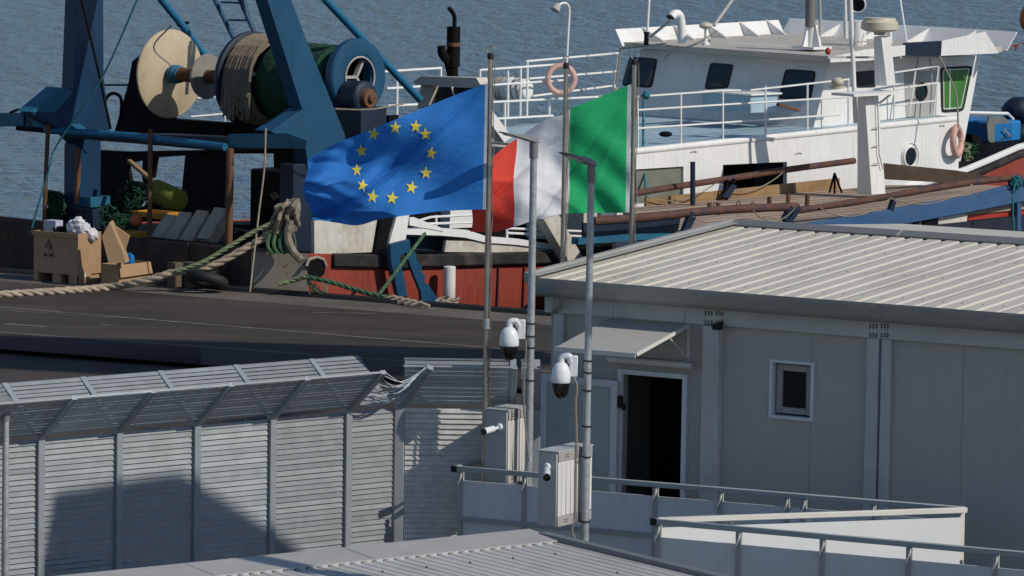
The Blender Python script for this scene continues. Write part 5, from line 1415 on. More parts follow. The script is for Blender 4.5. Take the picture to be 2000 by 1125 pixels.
mb = MB()
for d in ((-10, 24), (0, 26), (14, 24)): mb.tube([S(1630, 338, 2.2), S(1630 + d[0], 352 + d[1], 2.2)], .025, 6)
mb.build("tripod", M['black_steel'], boat)
mb = MB()
for (x0, y0, x1, y1, s0, sg) in ((1262, 382, 1400, 356, 1.15, .25), (1400, 356, 1530, 336, 1.15, .3), (1470, 411, 1552, 408, 6.2, .25), (1600, 405, 1740, 386, 6.2, .3), (1740, 386, 1900, 360, 6.2, .28), (1255, 392, 1330, 392, 1.1, .15)):
    mb = MB(); mb.tube(catenary(S(x0, y0, s0), S(x1, y1, s0), sg, 12), .014, 5); mb.build("rail_lashing", M['rope_line'], boat)
# aft end of the boat: dark hollow with a few pale plates
plateS("aft_bulwark", [(1140, 436), (1330, 424), (1325, 448), (1300, 470), (1140, 470)], 5.6, .06, M['navy'], boat)
plateS("aft_rim", [(1130, 466), (1230, 458), (1330, 456), (1330, 464), (1230, 470), (1130, 478)], 5.9, .2, M['teal'], boat)
plateS("aft_plate", [(1158, 448), (1180, 444), (1178, 466), (1156, 468)], 5.0, .06, M['grey_paint'], boat)
plateS("aft_plate", [(1312, 448), (1340, 444), (1330, 466), (1306, 468)], 5.2, .06, M['grey_paint'], boat)
plateS("side_brace", [(1352, 430), (1360, 424), (1342, 462), (1334, 462)], 6.05, .06, M['navy'], boat)
# white mast with radar
mz = SF.loc(S(1700, 380, 3))
ms, mt = 3.0, mz[1]
def mast(px0, px1, py0, py1, pxc0, pxc1, dep, name, m, par=None):
    """upright post: near edge at pxc, seen from both its sides"""
    cb = S(pxc0, py0, ms + .2); ct = S(pxc1, py1, ms + .2)
    lb = SF.T(px0[0], py0, SF.loc(cb)[1]); lt = SF.T(px0[1], py1, SF.loc(ct)[1])
    rb = S(px1[0], py0, ms + .2); rt = S(px1[1], py1, ms + .2)
    bb = lb + (rb - cb); bt = lt + (rt - ct)
    z0, z1 = cb.z, ct.z
    f = lambda p, z: V((p.x, p.y, z))
    mb = MB(); mb.add([f(lb, z0), f(cb, z0), f(rb, z0), f(bb, z0), f(lt, z1), f(ct, z1), f(rt, z1), f(bt, z1)],
                      [[0, 1, 2, 3], [4, 5, 6, 7], [0, 1, 5, 4], [1, 2, 6, 5], [2, 3, 7, 6], [3, 0, 4, 7]])
    return mb.build(name, m, par or boat, bevel=.012)
lower = mast((1674, 1674), (1730, 1716), 381, 186, 1702, 1690, 0, "mast", M['ship_white'])
upper = mast((1708, 1706), (1750, 1740), 168, 72, 1732, 1722, 0, "mast_top", M['ship_white'], lower)
mb = MB(); z0 = S(1690, 184, ms).z
pl = [S(1622, 178, ms), S(1700, 186, ms + .4), S(1762, 168, ms), S(1700, 166, ms - .6)]
mb.prism([V((p.x, p.y, z0)) for p in (S(1624, 176, ms - .2), S(1668, 186, ms + .5), S(1762, 174, ms + .5), S(1722, 165, ms - .3))], (0, 0, .06)); mb.build("mast_platform", M['ship_white'], lower)
mb = MB(); mb.tube([S(1740, 184, ms + .2), S(1712, 206, ms + .2)], .03, 6); mb.build("platform_brace", M['rail_white'], lower)
mb = MB()
for y in (250, 285, 320): mb.bar(S(1706, y, ms + .26), S(1718, y - 1, ms + .26), .02, .02)
mb.tube([S(1714, 200, ms + .26), S(1717, 300, ms + .26), S(1724, 330, ms + .26)], .014, 5)
mb.build("mast_step", M['grey_paint'], lower)
rz = S(1722, 50, ms).z; rc_ = S(1718, 50, ms)
mb = MB(); mb.lathe(rc_ - V((0, 0, .22)), (0, 0, 1), [(0, .12), (.06, .14), (.09, .34), (.14, .44), (.30, .43), (.34, .38), (.40, .36)], 30); mb.build("radar_drum", M['cream'], upper)
mb = MB(); mb.tube([S(1660, -20, 2.6), S(1666, 120, 2.6), S(1671, 240, 2.6)], .055, 10); pp = mb.build("pole_mast", M['rail_white'], boat)
mb = MB(); mb.tube([S(1650, -20, 2.5), S(1652, 75, 2.5)], .05, 8); mb.build("antenna", M['rail_white'], pp)
c = S(1676, 8, 2.7); dd = (V((-.3, -1, -.1))).normalized()
mb = MB(); mb.lathe(c, dd, [(-.12, .1), (0, .17), (.05, .19)], 24); sl_ = mb.build("searchlight", M['grey_paint'], pp)
mb = MB(); mb.lathe(c + dd * .05, dd, [(0, .17), (.01, .165)], 24); mb.build("lens", M['glass_dark'], sl_); mb = MB(); mb.torus(c + dd * .05, dd, .185, .02, 26, 8); mb.build("rim", M['rail_white'], sl_)
mb = MB(); c = S(1636, 160, 2.8); mb.ball(c, .15, .15, .11, 14, 8); mb.lathe(c - V((0, 0, .14)), (0, 0, 1), [(0, .2), (.04, .2)], 14); mb.build("horn_dome", M['cream'], lower)
mb = MB(); mb.bar(S(1616, 112, 2.4), S(1712, 112, 2.6), .03, .05); mb.build("yard", M['grey_paint'], pp)

# ================================================================== LOOSE THINGS ABOARD
def ropething(pts, r, m, label, name="mooring_rope", group=None, k=5, strands=True):
    P = smooth_path(pts, k); mb = MB()
    if not strands: mb.tube(P, r, 8)
    else:
        L = [0]
        for a, b in zip(P, P[1:]): L.append(L[-1] + (b - a).length)
        Nn = max(8, int(L[-1] / (r * 1.6))); 
        def at(d):
            for i in range(len(P) - 1):
                if d <= L[i + 1]: return P[i].lerp(P[i + 1], (d - L[i]) / max(1e-6, L[i + 1] - L[i])), (P[i + 1] - P[i]).normalized()
            return P[-1], (P[-1] - P[-2]).normalized()
        for q in range(3):
            pp_ = []
            for i in range(Nn + 1):
                p, t = at(L[-1] * i / Nn); u = t.cross(V((0, 0, 1))); u = u.normalized() if u.length > .05 else V((1, 0, 0)); w = t.cross(u)
                a = 2 * math.pi * q / 3 + L[-1] * i / Nn / (r * 9) * 2 * math.pi
                pp_.append(p + (u * math.cos(a) + w * math.sin(a)) * r * .52)
            mb.tube(pp_, r * .56, 6)
    return solo(mb, name, m, label, "rope", group, angle=60)
M['rope_tan'] = mat("tan_rope", (.34, .28, .21), rough=.95, var=.3, vscale=6, dirt=(.15, .12, .09), damt=.6, dscale=4, bump=.5, bscale=60)
M['rope_green'] = mat("green_rope", (.055, .12, .065), rough=.95, var=.35, vscale=6, dirt=(.14, .17, .07), damt=.7, dscale=5, bump=.5, bscale=60)
M['rope_lime'] = mat("pale_green_rope", (.19, .225, .125), rough=.95, var=.3, vscale=6, dirt=(.08, .15, .08), damt=.7, dscale=5, bump=.5, bscale=60)
M['rope_teal'] = mat("teal_line", (.02, .14, .17), rough=.9, var=.3)
def mix_depth(pts): return [PD(x, y, d) for x, y, d in pts]
q0 = [PZ(x, y, .06) for x, y in ((-60, 577), (0, 575), (70, 571), (140, 567), (210, 561))]
ropething(q0 + mix_depth([(270, 552, 97.6), (335, 533, 97.6), (410, 520, 97.7), (470, 490, 97.8), (520, 462, 97.9), (556, 437, 98.0), (574, 412, 98.1)]), .085, M['rope_tan'], "thick tan mooring rope snaking along the quay and up to the stern")
ropething(mix_depth([(345, 530, 97.5), (395, 512, 97.5), (440, 486, 97.6), (500, 450, 97.7), (550, 428, 97.8), (580, 412, 97.9), (578, 398, 98), (560, 392, 98.1)]), .05, M['rope_lime'], "pale green mooring rope beside the thick tan one")
ropething(mix_depth([(600, 541, 97.0), (650, 552, 96.8), (720, 573, 96.5), (795, 588, 96.2)]), .055, M['rope_green'], "dark green rope running low from the stern corner to the quay edge", strands=True)
ropething(mix_depth([(732, 586, 96.4), (780, 522, 97), (812, 480, 97.6), (830, 456, 98.2)]), .04, M['rope_green'], "green rope tied from the quay up to the white gunwale")
ropething(mix_depth([(545, 555, 97.2), (575, 548, 97.2), (600, 541, 97.1), (608, 560, 97), (640, 578, 96.9)]), .05, M['rope_lime'], "short green rope tail below the stern corner")
def coil(c, n, R_, r, m, label, axis=(0, 0, 1), name="rope_coil", squash=1.0, jit=.3):
    mb = MB()
    for k in range(n):
        a = V((rnd.uniform(-jit, jit), rnd.uniform(-jit, jit), rnd.uniform(-jit, jit))) + V(axis)
        mb.torus(V(c) + V((rnd.uniform(-.3, .3) * R_, rnd.uniform(-.3, .3) * R_, rnd.uniform(-.2, .4) * R_)), a, R_ * rnd.uniform(.6, 1.1), r, 18, 6)
    return solo(mb, name, m, label, "rope", angle=60)
mb = MB()
for k in range(9):
    x = 558 + rnd.uniform(-14, 18); e = lambda q: rnd.uniform(-q, q)
    mb.tube(smooth_path(mix_depth([(x - 22 + e(14), 462 + e(16), 98.0 + e(.15)), (x - 10 + e(10), 430 + e(8), 97.8 + e(.2)), (x + e(9), 404 + e(6), 97.8 + e(.2)), (x + 12 + e(8), 396 + e(6), 98 + e(.1)), (x + 18 + e(8), 418 + e(10), 97.9 + e(.2)), (x + 4 + e(18), 448 + e(18), 97.9 + e(.2))]), 3), .05, 7)
mb.tube(smooth_path(mix_depth([(566, 430, 97.7), (562, 462, 97.7), (572, 490, 97.6), (590, 510, 97.5)]), 4), .085, 8)
solo(mb, "rope_bundle", mat("old_grey_rope", (.21, .175, .135), rough=.95, var=.4, vscale=7, dirt=(.07, .09, .05), damt=.7, dscale=4, bump=.6, bscale=50), "tangled bundle of grey tan rope hung on the stern bitts", "rope")
mb = MB()
for k in range(4):
    x = 528 + 12 * k; mb.tube(smooth_path(mix_depth([(x, 452, 97.8), (x - 6, 478, 97.7), (x + 4, 494, 97.7), (x + 12, 480, 97.8), (x + 8, 455, 97.8)]), 3), .04, 6)
solo(mb, "rope_loop", M['rope_green'], "green rope loops hanging under the tan bundle", "rope")
mb = MB()
for k in range(5): 
    z = PZ(770 + 13 * k, 586 + 3 * k, .05); mb.tube([z + V((-.2, .05, 0)), z + V((0, 0, .07)), z + V((.18, -.06, 0))], .05, 6)
solo(mb, "rope_coil", M['rope_tan'], "tan rope heap at the quay edge beside the blue frame", "rope")
mb = MB()
for k in range(8):
    z = PZ(873 + rnd.uniform(-14, 16), 593, .04); mb.torus(z + V((0, 0, .04 * (k % 3))), (rnd.uniform(-.4, .4), rnd.uniform(-.4, .4), 1), rnd.uniform(.08, .16), .025, 14, 6)
solo(mb, "rope_coil", M['rope_tan'], "small dirty rope coil under the white fender", "rope")
mb = MB()
for k in range(9):
    a = PD(640 + rnd.uniform(-34, 6), 552, 97.0); mb.tube(smooth_path([a, a + V((rnd.uniform(-.1, .1), 0, -.2)), a + V((rnd.uniform(-.3, .3), -.05, -.45))], 3), .013, 5)
solo(mb, "frayed_rope", M['rope_lime'], "frayed green rope ends below the hawse hole", "rope")

# lifebuoys, raft
def lifebuoy(c, axis, label, R_=.30, r=.075):
    root = thing("lifebuoy", label, "lifebuoy", V(c) - V((0, 0, R_ + r)), 0, "orange lifebuoys")
    mb = MB(); mb.torus(c, axis, R_, r, 40, 12); mb.build("ring", M['buoy'], root)
    for k in range(4):
        axn = V(axis).normalized(); u = axn.orthogonal().normalized(); w = axn.cross(u); a = R(45 + 90 * k)
        d = u * math.cos(a) + w * math.sin(a)
        mb = MB(); mb.torus(V(c) + d * R_, d.cross(axn), r + .004, .006, 16, 5); mb.build("band", M['grey_paint'], root)
lifebuoy(S(1096, 155, -5.9), (.25, -1, .05), "faded orange lifebuoy hanging on the white rail behind the middle flagpole", .335, .075)
lifebuoy(S(1869, 276, .13), V((.93, -.36, .05)), "orange lifebuoy hanging at the forward end of the white deckhouse", .34, .085)
mb = MB(); a0 = PD(966, 172, 113); a1 = PD(1034, 176, 112.4); d = (a1 - a0).normalized(); L = (a1 - a0).length
raft = thing("liferaft", "white liferaft canister lying behind the deck rails", "liferaft", (a0 + a1) / 2 - V((0, 0, .3)), 0)
mb = MB(); mb.lathe(a0, d, [(0, .12), (.03, .24), (.10, .28), (L * .48, .29), (L * .5, .30), (L * .52, .29), (L - .1, .27), (L - .03, .22), (L, .1)], 22); mb.build("canister", M['rail_white'], raft)
for k in (.18, .3, .66, .82):
    mb = MB(); mb.torus(a0 + d * (L * k), d, .288, .014, 24, 6); mb.build("strap", M['tan_wood'], raft)
mb = MB()
for k in (.2, .8): mb.box6(a0 + d * (L * k) - V((0, 0, .42)), d * .05, V((0, .2, 0)), V((0, 0, .16)))
mb.build("cradle", M['rail_white'], raft)

# blue stand leaning on the hull and the white fender
mb = MB()
st_ = thing("steel_stand", "blue ragged-edged steel frame standing on the quay edge against the red hull", "steel frame", PZ(820, 596, 0.0), 0)
def stand(px, s, th, name):
    mb = MB(); mb.prism([S(x, y, s) for x, y in px], SF.a * -th); mb.build(name, M['gantry'], st_)
stand([(762, 478), (800, 468), (803, 490), (780, 500), (796, 578), (778, 580), (764, 510)], .40, .12, "strut")
rag = [(794, 494), (812, 492), (816, 512), (824, 520), (823, 530), (831, 540), (829, 550), (838, 558), (846, 570), (858, 586), (862, 596), (824, 595), (822, 570), (812, 545), (802, 520)]
stand(rag, .46, .08, "ragged_plate")
mb = MB(); fc = S(878, 520, .38)
mb.lathe(V((fc.x, fc.y, fc.z)), (0, 0, -1), [(0, .12), (.01, .135), (.40, .138), (.78, .135), (.80, .12)], 20)
solo(mb, "fender", M['ship_white'], "white cylindrical fender hanging upright against the red hull", "fender")

# deck clutter seen from the stern
M['fishbox'] = mat("dirty_white_fishbox", (.40, .35, .28), rough=.8, var=.15, dirt=(.22, .12, .06), damt=.8, dscale=1.6, bump=.15)
M['fishbox_dark'] = mat("fishbox_dim_copy", (.10, .08, .055), rough=.85, var=.3, dirt=(.05, .03, .02), damt=.7, dscale=2, bump=.2)  # darker fish box copy, dim light on the quay boxes put into the colour
def fishbox(c, ax, ay, az, label, m=None):
    m = m or M['fishbox']
    root = thing("fish_box", label, "fish box", c, 0, "grimy white fish boxes stacked on the stern")
    mb = MB(); mb.box6(c, ax, ay, az); b = mb.build("tub", m, root, bevel=.02)
    n = V(ax).cross(V(ay)).normalized()
    mb = MB(); mb.box6(c + V(az) * 1.05, V(ax) * 1.04, V(ay) * 1.04, V(az) * .10); mb.build("rim", m, b, bevel=.01)
    return root
td_ = .6
for i, (x, y, tilt) in enumerate(((322, 460, .5), (352, 455, .5), (385, 452, .5), (420, 447, .5))):
    c = T(x, y, td_ + .1 * i)
    fishbox(c, SF.a * .19, (SF.n * .25 + V((0, 0, .30))) * 1.05, (V((0, 0, .2)) - SF.n * .16) * .6, ["leaning fish box nearest the rusty post", "broad leaning fish box second from the rusty post", "leaning fish box third from the rusty post", "small leaning fish box farthest right in the row"][i])
for i, (x, y, w) in enumerate(((343, 512, .13), (372, 506, .22), (405, 503, .25))):
    c = PZ(x, 563, 0.0) + V((0, 0, .29))
    fishbox(c, SF.a * w, V((0, 0, .27)), -SF.n * .12, ["narrow upright fish box on the quay edge at the left", "upright fish box on the quay edge, middle of three", "wide upright fish box on the quay edge at the right"][i], M['fishbox_dark'])
M['yellow_net'] = mat("yellow_green_net", (.16, .17, .02), rough=.9, var=.3, vscale=8, stretch=(1, 1, 4), dirt=(.05, .07, .02), damt=.5, bump=.6, bscale=25)
mb = MB(); c0 = T(300, 372, 2.2); c1_ = T(352, 394, 2.0); d = (c1_ - c0); mb.lathe(c0, d, [(-.02, .05), (0, .24), (.1, .28), (d.length - .1, .27), (d.length, .2), (d.length + .02, .05)], 22)
solo(mb, "net_roll", M['yellow_net'], "yellow green rolled net bundle on the stern clutter", "net")
def heap(cs, m, name, label, cat, strands=0, smat=None):
    mb = MB()
    for (x, y, t, r) in cs: mb.ball(T(x, y, t), r, r * .8, r * .75, 12, 8, .12)
    for k in range(strands):
        x, y, t, r = rnd.choice(cs); c = T(x, y, t)
        pts = [c + V((rnd.uniform(-r, r), -r * .8 + rnd.uniform(-.1, .1), rnd.uniform(-r, r))) for _ in range(4)]
        mb.tube(smooth_path(pts, 3), .016, 5)
    return solo(mb, name, m, label, cat)
heap([(262, 368, 2, .22), (248, 385, 2, .2), (275, 375, 1.9, .2), (238, 398, 1.8, .2), (262, 394, 1.8, .22)], M['net_green'], "green_net", "dark green net heap beside the yellow bundle", "net", 70)
heap([(108, 388, .2, .22), (112, 405, .2, .2), (100, 420, .2, .18)], M['net_green'], "green_net", "dark green rope net hanging on the left stern pole", "net", 60)
heap([(210, 420, .9, .3), (235, 440, .8, .28), (222, 470, .6, .25), (250, 455, .7, .25)], M['net_green'], "green_net", "dark net pile between the blue crate and the buoy", "net", 80)
mb = MB(); mb.ball(T(266, 431, .4), .14, .14, .14, 18, 12)
mb.tube([T(266, 420, .4), T(268, 412, .4)], .03, 6)
solo(mb, "buoy", M['orange'], "round dull orange buoy in front of the net pile", "buoy")
M['yellow'] = mat("yellow_crate_plastic", (.42, .20, .02), rough=.6, var=.2, dirt=(.2, .09, .02), damt=.6, bump=.1)
def crate(c, w, d, h, m, label, cat="crate", rim=True):
    root = thing("crate", label, cat, c, -SF.phi)
    F = Frame(c, 43); th = .03
    mb = MB(); z = c.z
    mb.boxf(F, -w, w, -d, d, z, z + th); mb.boxf(F, -w, -w + th, -d, d, z + th, z + h); mb.boxf(F, w - th, w, -d, d, z + th, z + h)
    mb.boxf(F, -w + th, w - th, -d, -d + th, z + th, z + h); mb.boxf(F, -w + th, w - th, d - th, d, z + th, z + h); b = mb.build("tub", m, root, bevel=.01)
    mb = MB()
    for k in (-.5, 0, .5): mb.boxf(F, w * k - .02, w * k + .02, -d - .015, -d, z + .02, z + h - .02)
    mb.boxf(F, -w - .015, w + .015, -d - .02, -d - .001, z + h - .05, z + h)
    mb.build("rib", m, b)
    return root
crate(T(172, 402, .8), .42, .3, .24, M['teal'], "blue crate on top of the dark bin on the stern")
crate(T(168, 441, .7), .62, .35, .44, M['navy'], "dark navy bin below the blue crate", "bin")
crate(T(305, 424, .9), .45, .3, .13, M['yellow'], "low yellow crate above the leaning fish boxes")
crate(T(262, 500, -.15), .3, .2, .55, M['yellow'], "tall ochre crate in shade behind the cardboard boxes")
mb = MB(); mb.bar(T(252, 314, 1.2), T(296, 352, 1.0), .10, .07)
solo(mb, "timber", M['tan_wood'], "short timber plank sticking up behind the rusty post", "plank")
# more dark gear under the gantry
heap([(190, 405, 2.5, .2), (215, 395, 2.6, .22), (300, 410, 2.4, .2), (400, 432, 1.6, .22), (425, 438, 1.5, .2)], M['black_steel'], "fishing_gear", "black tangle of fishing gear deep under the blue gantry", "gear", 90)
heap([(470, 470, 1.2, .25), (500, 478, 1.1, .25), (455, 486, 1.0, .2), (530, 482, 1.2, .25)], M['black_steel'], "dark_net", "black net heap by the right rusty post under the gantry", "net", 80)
mb = MB()
for k in range(5): mb.bar(T(205 + 9 * k, 440, .1), T(212 + 9 * k + rnd.uniform(-6, 6), 520, -.2), .04, .03)
solo(mb, "timber", M['tan_wood'], "bundle of dark laths standing behind the cardboard flap", "plank")
mb = MB()
for k in range(7):
    x = 30 + 9 * k; mb.tube(smooth_path([T(x, 470 + rnd.uniform(-6, 4), -.5), T(x + 8, 456 + rnd.uniform(-4, 8), -.5), T(x + 20, 462, -.45), T(x + 26, 480, -.45)], 3), .035, 6)
solo(mb, "dark_net", M['brown_paint'], "brown net lying over the left stern bulwark", "net")
# lines about the gantry
for pts, r, m, lab in (([(270, -5, 98.6), (200, 150, 99.0), (112, 282, 99.5), (96, 330, 99.5), (62, 445, 99.6)], .022, 'rope_teal', "long teal line slanting across the left gantry leg"),
                       ([(158, -5, 100.5), (190, 130, 100.6), (216, 252, 100.8)], .03, 'black_steel', "black hose running down the face of the left gantry leg"),
                       ([(336, 48, 100), (300, 92, 100.6), (334, 128, 100.8)], .016, 'cable', "thin cable crossing the pale drum disc"),
                       ([(519, 250, 97.8), (516, 330, 97.8), (505, 420, 97.8), (488, 570, 97.6)], .02, 'rope_tan', "thin tan line hanging from the drum to the quay"),
                       ([(1257, 185, 108), (1257, 300, 106.5), (1265, 420, 105)], .03, 'rope_teal', "teal rope hanging down the deckhouse side by the green flag"),
                       ([(1985, 352, 104.5), (1978, 385, 104.4), (1980, 470, 104.3)], .025, 'rope_teal', "teal rope tied to the right end of the blue beam"),
                       ([(1835, 110, 113), (1866, 180, 112.8), (1872, 250, 112.5)], .022, 'cable', "grey cable hanging beside the green window"),
                       ([(1160, 190, 114), (1190, 188, 114), (1205, 172, 115)], .03, 'rope_tan', "slack tan rope on the far rail right of the lifebuoy"),
                       ([(1555, 402, 104.9), (1556, 425, 104.9), (1552, 440, 104.9)], .03, 'rope_green', "green lashing at the joint of the near rusty rail"),
                       ([(655, 213, 98.5), (720, 214, 98.5), (788, 203, 98.8)], .018, 'rope_tan', "thin line across the drum motor")):
    ropething([PD(*p) for p in pts], r, M[m], lab, name="line", strands=False)
mb = MB()
for k in range(12):
    c = S(1985 + rnd.uniform(-5, 5), 352 + rnd.uniform(-4, 10), 6.3); mb.torus(c, (rnd.uniform(-1, 1), rnd.uniform(-1, 1), rnd.uniform(-.3, .3)), .09, .02, 12, 5)
solo(mb, "rope_knot", M['rope_teal'], "teal rope knot at the end of the near rail", "rope")
mb = MB(); mb.ball(S(1262, 186, .05), .1, .1, .1, 10, 7, .15); solo(mb, "rag", M['rope_teal'], "teal rag tied at the rail corner", "rag")
mb = MB()
for k in range(10):
    c = S(1886 + rnd.uniform(-5, 7), 302 + rnd.uniform(-18, 14), .0); mb.torus(c, (rnd.uniform(-1, 1), rnd.uniform(-1, 1), rnd.uniform(-1, 1)), .1, .018, 12, 5)
solo(mb, "rope_knot", M['rope_lime'], "green rope tangle beside the forward lifebuoy", "rope")
# blue gear on the trawler's bow
heap_px = [(1900, 250), (1935, 250), (1990, 245), (2010, 260)]
mb = MB(); F = Frame(S(1912, 300, -2.6), 43); z = F.o.z
mb.boxf(F, -.9, .9, -.6, .6, z, z + .9); solo(mb, "fish_tub", M['blue_plastic'], "bright blue plastic tub on the bow beside the grey hatch", "tub", bevel=.06, seg=2)
mb = MB(); 
for c in ((1990, 215), (2004, 240), (1992, 262), (2010, 285)): mb.ball(S(c[0], c[1], -2.2), .45, .4, .35, 14, 9, .06)
solo(mb, "tarpaulin", M['navy'], "dark blue covered bundle at the right edge on the bow", "tarpaulin")
mb = MB(); mb.prism([S(x, y, -1.3) for x, y in ((1898, 262), (1915, 266), (1922, 300), (1902, 305))], SF.a * -.3); solo(mb, "dark_board", M['black_steel'], "black board leaning by the blue tub", "board")
mb = MB()
for k in range(12):
    c = S(1892 + rnd.uniform(-6, 10), 296 + rnd.uniform(-12, 6), -.9); mb.torus(c, (rnd.uniform(-1, 1), rnd.uniform(-1, 1), 1), .12, .02, 12, 5)
solo(mb, "green_net", M['net_green'], "small green net tangle left of the blue tub", "net")
mb = MB(); mb.ball(PD(2014, 36, 140), .36, .36, .46, 20, 12); mb.tube([PD(2014, 0, 140), PD(2014, -60, 140)], .04, 6)
solo(mb, "orange_float", M['orange'], "orange float hanging at the upper right edge over the water", "float")
mb = MB(); P = [PD(1948 + 9 * i, 87 + 3 * math.sin(i * .6) - i * .4, 128) for i in range(8)]
mb.tube(P, .012, 5)
for p in P[::2]: mb.prism([p + V((-.06, 0, 0)), p + V((.06, 0, 0)), p + V((0, 0, -.2))], (0, .01, 0))
solo(mb, "pennant_line", M['hull_red_fresh'], "line with tiny dark pennants beyond the wheelhouse visor", "pennants")

# ================================================================== ON THE QUAY
M['card'] = mat("cardboard", (.36, .23, .13), rough=.9, var=.1, vscale=2, dirt=(.25, .15, .08), damt=.4, dscale=1.5, bump=.1)
M['card_in'] = mat("cardboard_inside", (.33, .20, .11), rough=.9, var=.12, bump=.1)
M['ink'] = mat("brown_print", (.05, .035, .025), rough=.9, var=.3)
KF = Frame(PZ(152, 556, 0), 33)
big = thing("cardboard_bin", "large open cardboard bin on pallet feet, full of rubbish, on the quay edge", "cardboard box", KF.w(-.6, .5, 0), -KF.phi)
bw, bd, bhz, ft = 1.22, .80, 1.10, .20
F = KF
mb = MB(); th = .025
mb.boxf(F, -bw, 0, 0, th, ft, bhz); mb.boxf(F, -bw, 0, bd - th, bd, ft, bhz); mb.boxf(F, -bw, -bw + th, th, bd - th, ft, bhz); mb.boxf(F, -th, 0, th, bd - th, ft, bhz)
mb.boxf(F, -bw + th, -th, th, bd - th, ft, ft + th)
mb.prism([F.w(-bw - .06, -.02, bhz), F.w(0.02, -.02, bhz), F.w(.02, .0, bhz - .12), F.w(-bw - .02, .0, bhz - .1)], F.n * -.02)
mb.build("carton", M['card'], big, smooth=False)
for s in (-bw, -bw * .58, -.26):
    mb = MB(); mb.boxf(F, s, s + .22 if s > -1 else s + .1, .01, bd - .01, .0, ft - .001); mb.build("pallet_foot", M['card'], big)
mb = MB(); mb.prism([F.w(.012, .02, .36), F.w(.012, .34, .34), F.w(.012, .42, .2), F.w(.012, .36, .02), F.w(.012, .02, .0)], F.a * .01); mb.build("torn_flap", M['card'], big)
mb = MB(); mb.lathe(F.w(.025, .2, .19), F.a, [(0, .05), (.006, .045)], 16); mb.build("tape_spot", M['rail_white'], big)
mb = MB(); cx, cz = -.80, .78                              # print: a small leaf-like sign over a word
for (a, b) in (((-.10, -.02), (.0, .16)), ((.0, .16), (.03, -.10)), ((-.06, .06), (.09, -.02)), ((.02, .02), (.12, -.12)), ((-.12, .0), (-.02, -.04)), ((.05, .1), (.10, .0))):
    mb.bar(F.w(cx + a[0], -.004, cz + a[1]), F.w(cx + b[0], -.004, cz + b[1]), .006, .016)
mb.build("printed_sign", M['ink'], big)
def letters(mb, F, s, z, h, word, t=-.004, th=.012):
    seg = {'A': [((0, 0), (.5, 1)), ((.5, 1), (1, 0)), ((.2, .4), (.8, .4))], 'C': [((1, 1), (0, .8)), ((0, .8), (0, .2)), ((0, .2), (1, 0))], 'O': [((0, 0), (0, 1)), ((0, 1), (1, 1)), ((1, 1), (1, 0)), ((1, 0), (0, 0))],
           'I': [((.5, 0), (.5, 1))], 'M': [((0, 0), (0, 1)), ((0, 1), (.5, .3)), ((.5, .3), (1, 1)), ((1, 1), (1, 0))]}
    x = s
    for ch in word:
        for (a, b) in seg[ch]: mb.bar(F.w(x + a[0] * h * .7, t, z + a[1] * h), F.w(x + b[0] * h * .7, t, z + b[1] * h), .006, th)
        x += h * (.95 if ch != 'I' else .6)
mb = MB(); letters(mb, F, cx - .14, .56, .07, "ACIMA"); mb.build("printed_word", M['ink'], big)
M['trash_white'] = mat("white_plastic_bag", (.55, .55, .58), rough=.6, var=.15, bump=.4, bscale=9, bdist=.05)
mb = MB()
for (s, t, z, r) in ((-.35, .3, bhz + .08, .18), (-.22, .3, bhz + .2, .14), (-.12, .35, bhz + .05, .17), (.02, .45, bhz - .05, .15)): mb.ball(F.w(s, t, z), r, r * .8, r, 12, 8, .16)
solo(mb, "plastic_bag", M['trash_white'], "crumpled white plastic bag on the right of the cardboard bin", "bag", smooth=False)
mb = MB(); mb.boxf(F, -1.1, -.78, .2, .45, bhz - .05, bhz + .22); solo(mb, "small_carton", mat("pale_printed_carton", (.42, .45, .52), rough=.7, dirt=(.06, .16, .4), damt=.9, dscale=4), "pale blue printed carton poking from the cardboard bin", "carton")
mb = MB()
for k in range(6): mb.ball(F.w(-.9 + .1 * k, .35 + rnd.uniform(-.1, .1), bhz + .0 + rnd.uniform(-.04, .04)), .14, .12, .1, 10, 7, .2)
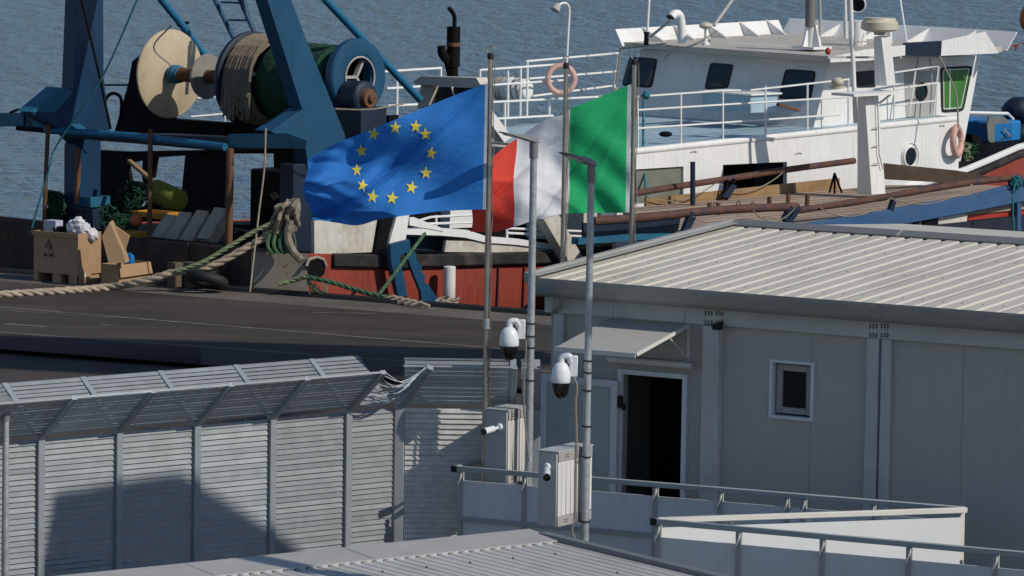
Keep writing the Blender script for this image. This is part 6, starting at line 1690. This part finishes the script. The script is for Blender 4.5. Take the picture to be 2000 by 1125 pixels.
solo(mb, "rubbish", M['black_steel'], "dark rubbish filling the cardboard bin", "rubbish")
GF = Frame(PZ(232, 560, 0), 35)
sm = thing("cardboard_box", "small open cardboard box with raised flap beside the large bin", "cardboard box", GF.w(0, .2, 0), -GF.phi)
F = GF; w_, d_, h_ = .50, 1.05, .47
mb = MB()
mb.boxf(F, -w_, 0, 0, .02, 0, h_); mb.boxf(F, -w_, 0, d_ - .02, d_, 0, h_); mb.boxf(F, -w_, -w_ + .02, .02, d_ - .02, 0, h_); mb.boxf(F, -.02, 0, .02, d_ - .02, 0, h_ * .98); mb.boxf(F, -w_ + .02, -.02, .02, d_ - .02, 0, .03)
mb.build("carton", M['card'], sm, smooth=False)
mb = MB(); mb.prism([F.w(.0, 0.0, h_), F.w(.0, d_, h_), F.w(.05, d_ + .02, .22), F.w(.06, -.02, .20)], F.a * .012); mb.build("side_flap", M['card'], sm, smooth=False)
mb = MB(); mb.prism([PD(x, y, 98.2) for x, y in ((212, 513), (246, 514), (238, 488), (214, 434), (199, 462))], V((.05, .3, .02))); mb.build("upright_flap", M['card'], sm, smooth=False)
mb = MB(); mb.prism([PD(x, y, 98.4) for x, y in ((216, 436), (252, 460), (243, 490), (236, 488))], V((.02, .03, 0))); mb.build("torn_flap", M['card'], sm, smooth=False)
mb = MB(); mb.ball(F.w(-.2, .6, h_ + .05), .12, .12, .16, 10, 7, .2); solo(mb, "blue_rag", M['blue_plastic'], "blue rag inside the small cardboard box", "rag")
# tyres as fenders along the quay wall
def tyre(c, axis, R_, r, label):
    mb = MB(); mb.torus(c, axis, R_, r, 32, 12); return solo(mb, "tyre_fender", M['dark'], label, "tyre", "black tyre fenders along the quay edge")
tyre(PD(405, 547, 97.6), (0.2, .3, 1), .34, .12, "black tyre lying at the quay edge under the mooring ropes")
mb = MB(); qn = 0.0
mb.tube([EA + Edir * k + Ein * -.08 + V((0, 0, -.02)) for k in range(0, 280, 4)], .13, 8)
solo(mb, "quay_fender", M['dark'], "long black rubber fender along the quay edge", "fender")
